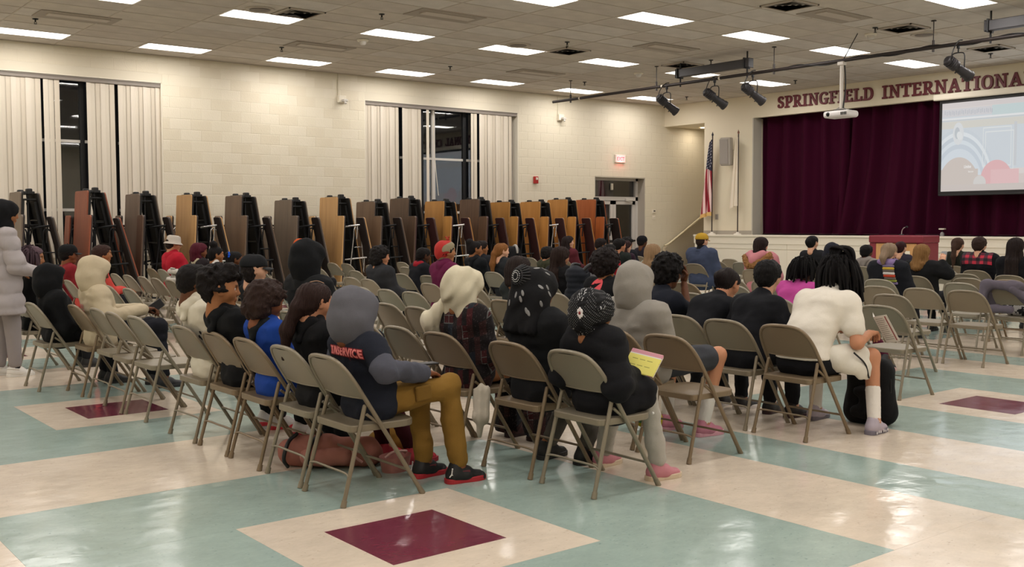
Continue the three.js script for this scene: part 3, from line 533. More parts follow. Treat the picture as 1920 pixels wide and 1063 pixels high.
function makeChair(mat) {
  const c = thing('folding_chair', 'x', 'chair');
  mesh('seat', chairParts.seat, mat, c); mesh('backrest', chairParts.back, mat, c); mesh('frame', chairParts.frame, mat, c);
  for (const s of [-1, 1]) { mesh('leg', chairParts.leg(s), mat, c); mesh('link', chairParts.link(s), mat, c); for (const x of [0, .475]) mesh('foot_cap', chairParts.foot(x, (x ? .225 : .213) * s), mat, c); }
  mesh('crossbar', chairParts.bar, mat, c); mesh('crossbar', chairParts.bar2, mat, c); return c;
}
const chairProto = chairTones.map(makeChair); chairProto.forEach(c => { scene.remove(c); }); used.folding_chair = -1;
const ORD = ['first', 'second', 'third', 'fourth', 'fifth', 'sixth', 'seventh', 'eighth', 'ninth', 'tenth', 'eleventh', 'twelfth', 'thirteenth', 'fourteenth', 'fifteenth', 'sixteenth', 'seventeenth', 'eighteenth'];
let chairN = 0;
function chair(x, z, turn, label, tone = 0) {
  const c = chairProto[tone].clone(); c.name = numbered('folding_chair'); c.position.set(x, 0, z); c.rotation.y = turn; scene.add(c);
  c.userData = { label, category: 'chair', group: 'beige folding chairs set out in rows' }; chairN++; return c;
}
// rows from the camera towards the stage: [x of the row, [z ...]]; sitters get theirs from the list of people
const emptyRows = [
  [2.56, [-7.74, -8.22, -8.7]],
  [3.66, [-5.84, -6.34, -6.84, -7.92, -11.24, -11.95]],
  [4.66, [-4.35, -7.14, -7.63, -12.66, -13.18, -13.72, -14.28, -14.82]],
  [5.68, [-6.16, -6.86, -7.78, -8.78, -9.28, -9.78, -15.2, -16.25]],
  [6.66, [-7.72, -9.05, -11.7, -12.75, -14.42, -14.95]],
  [7.68, [-4.78, -6.34, -6.85, -7.3, -11.45, -13.39, -14.5]],
  [8.95, [-5.47, -6.84, -7.35, -8.09, -8.78, -13.97, -15.04, -15.9, -16.38]],
  [10.05, [-5.3, -5.79, -6.28, -7.26, -7.8, -8.3, -15.27, -15.85]],
  [11.3, [-5.0, -5.5, -6.02, -8.09, -9.4]],
  [12.35, [-5.97, -6.48, -12.1, -15.49, -16.17]],
  [13.35, [-7.05, -9.54, -16.2]],
  [14.5, [-7.0, -7.95, -11.75, -12.3]],
  [15.75, [-13.03]],
];
const seatsTaken = [];   // [x, z, words] filled below, before the chairs are labelled
// ================= FOLDED CAFETERIA TABLES =================
{
  const woods = { taupe: ['#746455', '#5f5145'], cherry: ['#8f4b30', '#7a3c26'], maple: ['#c49a66', '#b18653'], oak: ['#b98545', '#a06f35'], walnut: ['#604a3a', '#4b382b'], orange: ['#a75c2e', '#8f4a22'], brown: ['#6b5746', '#574536'] };
  const wm = {}; let k = 90; for (const n in woods) wm[n] = std('#ffffff', .42, { map: wood(...woods[n], k += 5, [1.3, .8]) });
  const edge = std('#241a17', .55), under = std('#16120f', .7), chrome = std('#d6d4d2', .25, { metalness: .9 }), redEdge = std('#3a1d1c', .55);
  const put = (g, x, y, z, tilt) => { g.rotateZ(tilt); g.translate(x, y, z); return g; };
  const shp = (w, h, r) => { const g = extrude(roundRect(-w / 2, w / 2, 0, h, r), .02, .004); g.rotateY(Math.PI / 2); return g; };
  const uvFix = g => { const p = g.attributes.position, uv = g.attributes.uv; for (let i = 0; i < p.count; i++) uv.setXY(i, p.getZ(i), p.getY(i)); return g; };
  function table(x, z, w, label, o = {}) {
    const t = thing('folded_table', label, 'table', [x, 0, z], 0, 'folded cafeteria tables along the wall'), mt = wm[w], bar = o.chrome ? chrome : M.blackMetal, H = o.h ?? 2.0, sp = o.spread ?? 1;
    const topG = uvFix(shp(.7, H - .42, .035)), core = shp(.705, H - .415, .035), benchG = uvFix(shp(.27, 1.36, .04)), bcore = shp(.275, 1.365, .04);
    for (const s of [-1, 1]) {
      const a = s < 0 ? -.05 * sp : .165 * sp, x0 = s * .12 + Math.tan(a) * 1.58, ba = s < 0 ? -.06 * sp : .225 * sp, xt = s < 0 ? -.19 : .225, half = new THREE.Group(); half.name = 'table_half'; t.add(half);
      const bx = xt + Math.tan(ba) * 1.36, lv = y => xt + Math.tan(ba) * (1.61 - y);
      mesh('tabletop', put(topG.clone().translate(s < 0 ? -.024 : .004, 0, 0), x0, .4, 0, a), mt, half);
      mesh('underside', put(core.clone().translate(s < 0 ? -.004 : -.016, 0, 0), x0, .398, 0, a), under, half);
      for (const zz of [-.24, .24]) mesh('apron', put(rbox(.045, H - .7, .03, .006, -s * .045, (H - .5) / 2 + .05, zz), x0, .4, 0, a), M.black, half);
      for (const yy of [.35, .75, 1.15]) mesh('brace', put(rod([-s * .05, yy, -.25], [-s * .05, yy, .25], .014), x0, .4, 0, a), M.black, half);
      for (const q of [-1, 1]) { // benches hang outside the top, leaning further out
        mesh('bench', put(benchG.clone().translate(s < 0 ? -.024 : .004, 0, 0), bx, .25, q * .58, ba), o.bench ? wm[o.bench] : mt, half);
        mesh('bench_underside', put(bcore.clone().translate(s < 0 ? -.003 : -.017, 0, 0), bx, .248, q * .58, ba), w === 'walnut' || w === 'oak' ? redEdge : edge, half);
        for (const y of [1.42, .78]) mesh('arm', [rod([s * .02, y - .02, q * .34], [lv(y) - s * .03, y + .02, q * .55], .017), rod([lv(y) - s * .05, y + .01, q * .5], [lv(y) - s * .08, y - .26, q * .5], .013)], bar, half);
        const m = s < 0 ? .5 : .62; mesh('leg_loop', tube([[s * .06, .42, q * .42], [lv(1.2) * m * .8, 1.2, q * .44], [lv(1.36) * m, 1.37, q * .45], [lv(1.36) * m + s * .08, 1.37, q * .45], [lv(1.2) * m + s * .11, 1.24, q * .45], [lv(.5) * m + s * .08, .5, q * .45]], .014, 36, 8), bar, half);
        mesh('rung', rod([lv(.9) * m * .7, 1.0, q * .44], [lv(.9) * m + s * .1, 1.0, q * .45], .011), bar, half);
      }
    }
    mesh('hinge_frame', [rbox(.2, .05, .5, .012, 0, H - .03, 0), rbox(.09, .1, .12, .02, .02, H - .01, .2), rbox(.09, .08, .1, .02, -.02, H - .01, -.18), rod([0, .3, .2], [0, H - .05, .2], .02), rod([0, .3, -.2], [0, H - .05, -.2], .02), rod([-.11, H - .14, .26], [.11, H - .14, .26], .016), rod([-.15, H - .55, .2], [.15, H - .55, .2], .014)], M.black, t);
    mesh('wheel_frame', [rbox(.52, .05, .08, .012, 0, .16, .28), rbox(.52, .05, .08, .012, 0, .16, -.28), rbox(.06, .05, .6, .012, 0, .16, 0), rod([0, .16, .2], [0, .34, .2], .02), rod([0, .16, -.2], [0, .34, -.2], .02)], M.black, t);
    for (const [cx, cz] of [[-.23, .28], [.23, .28], [-.23, -.28], [.23, -.28]]) { const c = new THREE.TorusGeometry(.045, .018, 8, 16); c.translate(cx, .063, cz); mesh('caster', [c, rod([cx, .063, cz - .02], [cx, .063, cz + .02], .03), rbox(.03, .09, .05, .006, cx, .12, cz)], M.black, t); }
    if (o.tag) mesh('sticker', put(rbox(.002, .2, .03, .0005, -.02, H - .75, .2), .39, .4, 0, .165 * sp), M.trimWhite, t);
    return t;
  }
  const Z = -18.28, L = [
    [4.21, 'taupe', 'grey-brown folded table at the far left, behind the standing person', {}],
    [5.25, 'cherry', 'cherry red folded table with cherry benches, second table from the left', { h: 2.04, spread: 1.25, bench: 'cherry' }],
    [6.12, 'taupe', 'taupe folded table with dark benches behind the man in the bucket hat', { tag: 1, bench: 'walnut' }],
    [7.04, 'maple', 'pale maple folded table with chrome bars behind the burgundy-haired person', { chrome: 1, tag: 1 }],
    [7.97, 'brown', 'brown folded table with a long white sticker, right of the chrome-barred pale one', { tag: 1 }],
    [8.98, 'taupe', 'low grey-brown folded table behind the tall black-hooded person', { h: 1.93 }],
    [9.95, 'maple', 'pale maple folded table with chrome ladder-like bars in the middle of the wall', { chrome: 1 }],
    [10.77, 'brown', 'brown folded table with a reddish bench, just right of the chrome ladder bars', { h: 1.92 }],
    [11.61, 'walnut', 'dark walnut folded table under the left part of the middle window', {}],
    [12.46, 'oak', 'honey oak folded table under the open gap of the middle window', { h: 1.95, chrome: 1 }],
    [13.38, 'walnut', 'dark walnut folded table between two honey oak ones under the window', {}],
    [14.22, 'oak', 'honey oak folded table below the right end of the middle window', { h: 1.95 }],
    [15.14, 'oak', 'honey oak folded table with black bench sides, fourth from the right', { h: 1.97, chrome: 1 }],
    [15.93, 'oak', 'tall oak folded table behind another, second from the door end', { h: 2.03 }],
    [16.84, 'orange', 'orange cherry folded table nearest the double door', { h: 2.04, bench: 'orange' }],
  ];
  for (const [x, w, lab, o] of L) table(x + .13, Z - (hash(Math.round(x * 10), 1, 2) - .5) * .1, w, lab, o);
}
// ================= BODIES: smooth-joined tapered limbs, meshed on a grid =================
function sdf(ops, cell, { k = .03, disp, clipBelow, clipAbove, amp = .02 } = {}) {
  let lo = [9, 9, 9], hi = [-9, -9, -9];
  for (const o of ops) if (!o.sub) for (let i = 0; i < 3; i++) { const r = Math.max(o.ra, o.rb) * (o.sc ? o.sc[i] : 1) + cell * 2 + amp; lo[i] = Math.min(lo[i], o.a[i] - r, o.b[i] - r); hi[i] = Math.max(hi[i], o.a[i] + r, o.b[i] + r); }
  const n = lo.map((l, i) => Math.ceil((hi[i] - l) / cell) + 1), [nx, ny, nz] = n, F = new Float32Array(nx * ny * nz).fill(1);
  const run = o => {
    const kk = o.k ?? k, m = Math.max(kk, cell * 2.5) + amp, sc = o.sc ?? [1, 1, 1], ms = Math.min(...sc);
    const b = [0, 1, 2].map(i => (o.b[i] - o.a[i]) / sc[i]), bb = b[0] ** 2 + b[1] ** 2 + b[2] ** 2 || 1e-9;
    const r0 = [], r1 = []; for (let i = 0; i < 3; i++) { const r = Math.max(o.ra, o.rb) * sc[i] + m; r0[i] = Math.max(0, Math.floor((Math.min(o.a[i], o.b[i]) - r - lo[i]) / cell)); r1[i] = Math.min(n[i] - 1, Math.ceil((Math.max(o.a[i], o.b[i]) + r - lo[i]) / cell)); }
    for (let z = r0[2]; z <= r1[2]; z++) for (let y = r0[1]; y <= r1[1]; y++) for (let x = r0[0]; x <= r1[0]; x++) {
      const px = (lo[0] + x * cell - o.a[0]) / sc[0], py = (lo[1] + y * cell - o.a[1]) / sc[1], pz = (lo[2] + z * cell - o.a[2]) / sc[2];
      let t = (px * b[0] + py * b[1] + pz * b[2]) / bb; t = t < 0 ? 0 : t > 1 ? 1 : t;
      const dx = px - b[0] * t, dy = py - b[1] * t, dz = pz - b[2] * t, d = (Math.sqrt(dx * dx + dy * dy + dz * dz) - o.ra - (o.rb - o.ra) * t) * ms, i = (z * ny + y) * nx + x;
      if (o.sub) { const f = -F[i], h = Math.max(kk - Math.abs(f - d), 0) / kk; F[i] = -(Math.min(f, d) - h * h * kk * .25); }
      else { const f = F[i], h = Math.max(kk - Math.abs(f - d), 0) / kk; F[i] = Math.min(f, d) - h * h * kk * .25; }
    }
  };
  ops.filter(o => !o.sub).forEach(run); ops.filter(o => o.sub).forEach(run);
  if (disp || clipBelow !== undefined || clipAbove !== undefined) for (let z = 0; z < nz; z++) for (let y = 0; y < ny; y++) for (let x = 0; x < nx; x++) {
    const i = (z * ny + y) * nx + x, Y = lo[1] + y * cell;
    if (disp && Math.abs(F[i]) < amp + cell * 2.5) F[i] += disp(lo[0] + x * cell, Y, lo[2] + z * cell);
    if (clipBelow !== undefined) F[i] = Math.max(F[i], clipBelow - Y); if (clipAbove !== undefined) F[i] = Math.max(F[i], Y - clipAbove);
  }
  const id = new Int32Array(nx * ny * nz).fill(-1), P = [], I = [], off = [0, 1, nx, nx + 1, nx * ny, nx * ny + 1, nx * ny + nx, nx * ny + nx + 1];
  const E = [[0, 1], [2, 3], [4, 5], [6, 7], [0, 2], [1, 3], [4, 6], [5, 7], [0, 4], [1, 5], [2, 6], [3, 7]], C = [0, 1, 2, 3, 4, 5, 6, 7].map(q => [q & 1, (q >> 1) & 1, q >> 2]);
  for (let z = 0; z < nz - 1; z++) for (let y = 0; y < ny - 1; y++) for (let x = 0; x < nx - 1; x++) {
    const i = (z * ny + y) * nx + x; let s = 0; for (let q = 0; q < 8; q++) if (F[i + off[q]] < 0) s++; if (s === 0 || s === 8) continue;
    let a = 0, b = 0, c = 0, m = 0;
    for (const [p, q] of E) { const u = F[i + off[p]], v = F[i + off[q]]; if ((u < 0) !== (v < 0)) { const t = u / (u - v); a += C[p][0] + (C[q][0] - C[p][0]) * t; b += C[p][1] + (C[q][1] - C[p][1]) * t; c += C[p][2] + (C[q][2] - C[p][2]) * t; m++; } }
    id[i] = P.length / 3; P.push(lo[0] + (x + a / m) * cell, lo[1] + (y + b / m) * cell, lo[2] + (z + c / m) * cell);
  }
  const S = [1, nx, nx * ny];
  for (let z = 1; z < nz - 1; z++) for (let y = 1; y < ny - 1; y++) for (let x = 1; x < nx - 1; x++) {
    const i = (z * ny + y) * nx + x;
    for (let d = 0; d < 3; d++) { const u = F[i] < 0, v = F[i + S[d]] < 0; if (u === v) continue; const p = S[(d + 1) % 3], q = S[(d + 2) % 3], A = id[i - p - q], B = id[i - q], Cc = id[i], D = id[i - p]; if (A < 0 || B < 0 || Cc < 0 || D < 0) continue; if (u) I.push(A, B, Cc, A, Cc, D); else I.push(A, Cc, B, A, D, Cc); }
  }
  const g = new THREE.BufferGeometry(); g.setAttribute('position', new THREE.Float32BufferAttribute(P, 3)); g.setIndex(I);
  const uv = new Float32Array(P.length / 3 * 2); for (let i = 0; i < P.length / 3; i++) { uv[2 * i] = P[3 * i] * .7 + P[3 * i + 2]; uv[2 * i + 1] = P[3 * i + 1] - P[3 * i] * .4; } g.setAttribute('uv', new THREE.BufferAttribute(uv, 2));
  g.computeVertexNormals(); return g;
}
const cap = (a, b, ra, rb = ra, o = {}) => ({ a, b, ra, rb, ...o });
const add3 = (a, b) => [a[0] + b[0], a[1] + b[1], a[2] + b[2]], mul3 = (a, t) => [a[0] * t, a[1] * t, a[2] * t], mix3 = (a, b, t) => [0, 1, 2].map(i => a[i] + (b[i] - a[i]) * t);
// --- the head, once fine and once coarse: skull, jaw, brow, sockets, eyes, nose, lips, chin, ears, neck
const headOps = () => [
  cap([-.032, .026, 0], [.022, .026, 0], .083, .080, { sc: [1, 1, .94] }), cap([.03, -.02, 0], [.042, -.075, 0], .062, .043), cap([.045, -.022, -.034], [.045, -.022, .034], .036), cap([.052, -.09, 0], [.06, -.098, 0], .022),
  cap([.082, .03, -.03], [.082, .03, .03], .014, .014, { k: .02 }), cap([.092, .012, 0], [.106, -.022, 0], .009, .013, { k: .016 }), cap([.094, -.026, -.011], [.094, -.026, .011], .0095, .0095, { k: .01 }),
  cap([.088, -.053, -.02], [.088, -.053, .02], .0085, .0085, { k: .008 }), cap([.086, -.063, -.017], [.086, -.063, .017], .009, .009, { k: .008 }),
  cap([.094, .010, -.034], [.094, .010, -.031], .0135, .0135, { sub: 1, k: .012 }), cap([.094, .010, .034], [.094, .010, .031], .0135, .0135, { sub: 1, k: .012 }),
  cap([-.03, -.06, 0], [-.045, -.15, 0], .056, .054),
  ...[-1, 1].flatMap(s => [cap([-.012, .018, .078 * s], [-.004, -.022, .073 * s], .017, .012, { sc: [1, 1, .55], k: .012 }), cap([.0, .004, .092 * s], [0, -.004, .092 * s], .009, .009, { sub: 1, k: .006 })]),
];
const eyeOps = [-1, 1].map(s => cap([.077, .010, .0325 * s], [.077, .010, .0325 * s], .0125));
const headGeo = [.0055, .010].map(c => { const g = sdf(headOps(), c, { k: .028, amp: .004 }), e = [-1, 1].map(s => new THREE.SphereGeometry(.0125, 10, 8).translate(.0775, .010, .0325 * s)); return { g, e: merge(e) }; });
function handBones(curl, spread = 1) {
  const o = [cap([-.01, 0, 0], [.03, 0, 0], .023, .024, { sc: [1, .75, 1] })], Z = [-.030, -.0105, .0095, .028].map(z => z * spread), len = [[.042, .026, .02], [.046, .029, .021], [.042, .027, .02], [.033, .02, .017]];
  Z.forEach((z, i) => { o.push(cap([.02, 0, z * .6], [.085 - Math.abs(i - 1) * .005, 0, z], .015, .0105, { k: .014 })); let p = [.085 - Math.abs(i - 1) * .005, 0, z], a = 0; len[i].forEach((l, j) => { a += curl * [.55, .75, .5][j] * (1 + .08 * i); const q = add3(p, [Math.cos(a) * l, -Math.sin(a) * l, z * .06]); o.push(cap(p, q, .0095 - j * .0008, .0088 - j * .0009, { k: .004 })); p = q; }); });
  o.push(cap([.018, -.006, -.022], [.05, -.016, -.05], .0145, .0115, { k: .014 }), cap([.05, -.016, -.05], [.075, -.024 - curl * .012, -.053 + curl * .012], .0108, .0095, { k: .005 }), cap([.075, -.024 - curl * .012, -.053 + curl * .012], [.094, -.03 - curl * .022, -.045 + curl * .022], .0095, .008, { k: .005 }));
  return o;
}
const handGeo = [[.45, .0045], [.95, .0045], [.6, .0075]].map(([c, cell]) => sdf(handBones(c), cell, { k: .012, amp: .002 }));
const shoeGeo = (() => {
  const up = sdf([cap([-.035, -.04, 0], [.04, -.045, 0], .042, .04), cap([.04, -.045, 0], [.13, -.056, 0], .041, .034, { sc: [1, .9, 1.1] }), cap([-.022, -.03, 0], [-.016, .012, 0], .042, .041), cap([.03, -.02, 0], [.05, -.02, 0], .03, .026), cap([-.016, .06, 0], [-.012, .012, 0], .03, .03, { sub: 1, k: .01 })], .008, { k: .03, amp: .002, clipBelow: -.068 });
  const outline = new THREE.Shape(); outline.moveTo(-.078, 0); outline.bezierCurveTo(-.08, .045, -.03, .04, .02, .036); outline.bezierCurveTo(.08, .046, .14, .056, .172, .012); outline.bezierCurveTo(.178, -.02, .14, -.048, .09, -.046); outline.bezierCurveTo(.04, -.038, -.0, -.036, -.03, -.04); outline.bezierCurveTo(-.07, -.042, -.078, -.03, -.078, 0);
  const so = extrude(outline, .022, .004); so.rotateX(Math.PI / 2); so.translate(0, -.057, 0); return { up, so, outline };
})();
const matFrom = (x, yHint) => { const X = V(...x).normalize(), Z = V().crossVectors(X, V(...yHint)).normalize(), Y = V().crossVectors(Z, X); return new THREE.Matrix4().makeBasis(X, Y, Z); };
const hairDisp = (f, a) => (x, y, z) => a * noise(x * f, y * f, z * f) + a * .5 * noise(x * f * 2.3, y * f * 2.3, z * f * 2.3);
const strand = (a, n = 26) => (x, y, z) => { const t = Math.atan2(z, -(x + .0)) * n; return a * Math.sin(t + 2.5 * noise(x * 12, y * 7, z * 12)) + a * .6 * noise(x * 60, y * 9, z * 60); };
const strands = texture(128, 128, (u, v) => { const c = .5 + .9 * pnoise(u, v, 64, 4, 3) + .5 * pnoise(u, v, 128, 12, 6) + .3 * pnoise(u, v, 90, 90, 8); return [c, c, c]; }, false, [6, 6]);
const hairMat = (c, o = {}) => new THREE.MeshPhysicalMaterial({ color: c, roughness: .7, specularIntensity: .35, bumpMap: strands, bumpScale: .004, ...o });
const scalp = (t = .01) => [cap([-.034, .030, 0], [.018, .036, 0], .083 + t, .078 + t, { sc: [1, 1, .95] }), cap([-.06, -.03, 0], [-.05, -.06, 0], .052 + t * .6, .045, { sc: [1, 1, 1.15] }), cap([.13, -.035, 0], [.3, -.04, 0], .104, .12, { sub: 1, k: .018, sc: [1, 1, 1.5] }), ...[-1, 1].map(s => cap([.035, -.045, .085 * s], [.012, -.04, .12 * s], .036, .04, { sub: 1, k: .015 }))];
const HAIR = {
  under: o => [[...scalp(.004), ...[-1, 1].map(s => cap([-.045, -.02, .045 * s], [-.045, -.075, .045 * s], .046, .04))], { disp: hairDisp(60, .005) }],
  fade: o => [scalp(.007), { disp: hairDisp(70, .0025) }],
  short: o => [scalp(.015), { disp: hairDisp(75, .006) }],
  afro: o => [[cap([-.035, .05, 0], [.0, .058, 0], o.r ?? .125, (o.r ?? .125) * .95), cap([-.06, -.03, 0], [-.03, .0, 0], .085, .095), cap([.15, -.045, 0], [.35, -.06, 0], .105, .13, { sub: 1, k: .03 })], { disp: (x, y, z) => .016 * noise(x * 46, y * 46, z * 46) + .009 * noise(x * 100, y * 100, z * 100), amp: .035 }],
  curlytop: o => [[...scalp(.008), cap([-.07, .075, -.02], [.06, .095, 0], .085, .066), cap([-.06, .09, .03], [.05, .11, .02], .07, .054), cap([-.085, .03, 0], [-.06, .06, 0], .07, .08)], { disp: (x, y, z) => .020 * noise(x * 30, y * 30, z * 30) + .010 * noise(x * 75, y * 75, z * 75), amp: .035 }],
  curls: o => [[...scalp(.02), cap([-.04, .03, 0], [.0, .045, 0], .105, .1), cap([-.07, -.05, -.03], [-.07, -.05, .03], .07), cap([.14, -.03, 0], [.3, -.05, 0], .09, .12, { sub: 1, k: .02 })], { disp: (x, y, z) => .014 * noise(x * 32, y * 32, z * 32) + .007 * noise(x * 80, y * 80, z * 80), amp: .03 }],
  bob: o => [[...scalp(.02), ...[-1, 1].map(s => cap([-.02, .0, .06 * s], [-.01, -.115, .068 * s], .05, .042)), cap([-.08, -.02, -.03], [-.075, -.12, -.03], .055, .05), cap([-.08, -.02, .03], [-.075, -.12, .03], .055, .05)], { disp: strand(.0035) }],
  long: o => { const L = o.len ?? .4; return [[...scalp(.018), ...[-1, 1].flatMap(s => [cap([-.02, -.0, .066 * s], [-.04, -.14, .074 * s], .044, .04), cap([-.04, -.14, .07 * s], [-.115, -L * .7, .062 * s], .04, .034)]), cap([-.085, -.02, 0], [-.11, -.18, 0], .06, .055), cap([-.11, -.18, -.03], [-.14, -L, -.02], .055, .03), cap([-.11, -.18, .03], [-.14, -L, .025], .055, .03)], { disp: strand(.005), amp: .02 }]; },
  bun: o => { const p = o.at ?? [-.1, .07, 0]; return [[...scalp(.008), cap(p, add3(p, [-.01, .008, 0]), o.r ?? .048)], { disp: strand(.003) }]; },
  pony: o => { const L = o.len ?? .3; return [[...scalp(.009), cap([-.105, .0, 0], [-.125, -.03, 0], .035, .036), cap([-.125, -.03, 0], [-.15, -L * .5, o.side ?? 0], .036, .04), cap([-.15, -L * .5, o.side ?? 0], [-.145, -L, (o.side ?? 0) * 1.4], .04, .018)], { disp: strand(.0035) }]; },
};
function dreads(len, n, r, sd, up = 0) { // scalp and hanging locks
  const g = [sdf(scalp(.014), .009, { k: .03, disp: hairDisp(50, .004) })];
  for (let i = 0; i < n; i++) {
    const a = (hash(i, sd, 1) * 2 - 1) * 2.35 + Math.PI, el = Math.asin(.12 + .86 * hash(i, sd, 2)), d = [Math.cos(a) * Math.cos(el), Math.sin(el), Math.sin(a) * Math.cos(el)], p = add3([-.015, .03, 0], mul3(d, .088)), l = len * (.7 + .5 * hash(i, sd, 3));
    if (p[0] > .06 && p[1] < .07) continue;
    const o = [d[0] * (.035 + .03 * hash(i, sd, 4)), 0, d[2] * (.035 + .03 * hash(i, sd, 5))];
    g.push(tube([p, add3(p, [d[0] * .03, .012 + d[1] * .015, d[2] * .03]), add3(p, [o[0] * 1.2, -l * .35, o[2] * 1.2]), add3(p, [o[0] * 1.25 + (hash(i, sd, 6) - .5) * .03, -l, o[2] * 1.25 + (hash(i, sd, 7) - .5) * .03])], r, 10, 6));
  }
  for (let i = 0; i < up; i++) { const t = i / up, a = t * 3 - 1.5; g.push(tube([[-.04, .115, Math.sin(a) * .02], [-.03 + .03 * Math.cos(a), .165, Math.sin(a) * .05], [.03 * Math.cos(a * 2), .15, .06 + .05 * t], [.0, .03 - t * .06, .105 + .02 * t]], r, 12, 6)); }
  return merge(g);
}
function capHat(color, o = {}) {
  const m = cloth(color, .9), dome = sdf([cap([-.036, .045, 0], [.022, .048, 0], .098, .094, { sc: [1, 1.0, .96] })], .009, { amp: .004, clipBelow: .032, disp: (x, y, z) => .0012 * Math.sin(Math.atan2(z, x) * 6) });
  const g = new THREE.PlaneGeometry(1, 1, 14, 8), p = g.attributes.position; for (let i = 0; i < p.count; i++) { const u = p.getX(i) * 2, v = p.getY(i) + .5, z = u * .082 * Math.sqrt(1 - .35 * v * v), x = Math.sqrt(Math.max(0, 1 - u * u * .55)) * (.085 + .085 * v); p.setXYZ(i, x, .036 - .05 * z * z * 60 * .05 - .02 * v - u * u * .012, z); } g.computeVertexNormals(); const g2 = g.clone(); g2.translate(0, -.006, 0);
  return par => { const h = mesh('cap', dome, m, par); mesh('brim', merge([g, g2]), new THREE.MeshPhysicalMaterial({ color: o.brim ?? color, roughness: .85, side: THREE.DoubleSide }), h); mesh('button', new THREE.SphereGeometry(.008, 8, 6).translate(-.01, .146, 0), m, h); };
}
function bucketHat(color) { return par => mesh('bucket_hat', lathe([[0, .13], [.06, .128], [.088, .115], [.098, .075], [.103, .03], [.135, -.002], [.137, -.006], [.1, .022], [.09, .07]], 32).scale(1.08, 1, 1).translate(-.008, .01, 0), new THREE.MeshPhysicalMaterial({ color, roughness: .95, side: THREE.DoubleSide, bumpMap: weave, bumpScale: .002 }), par); }

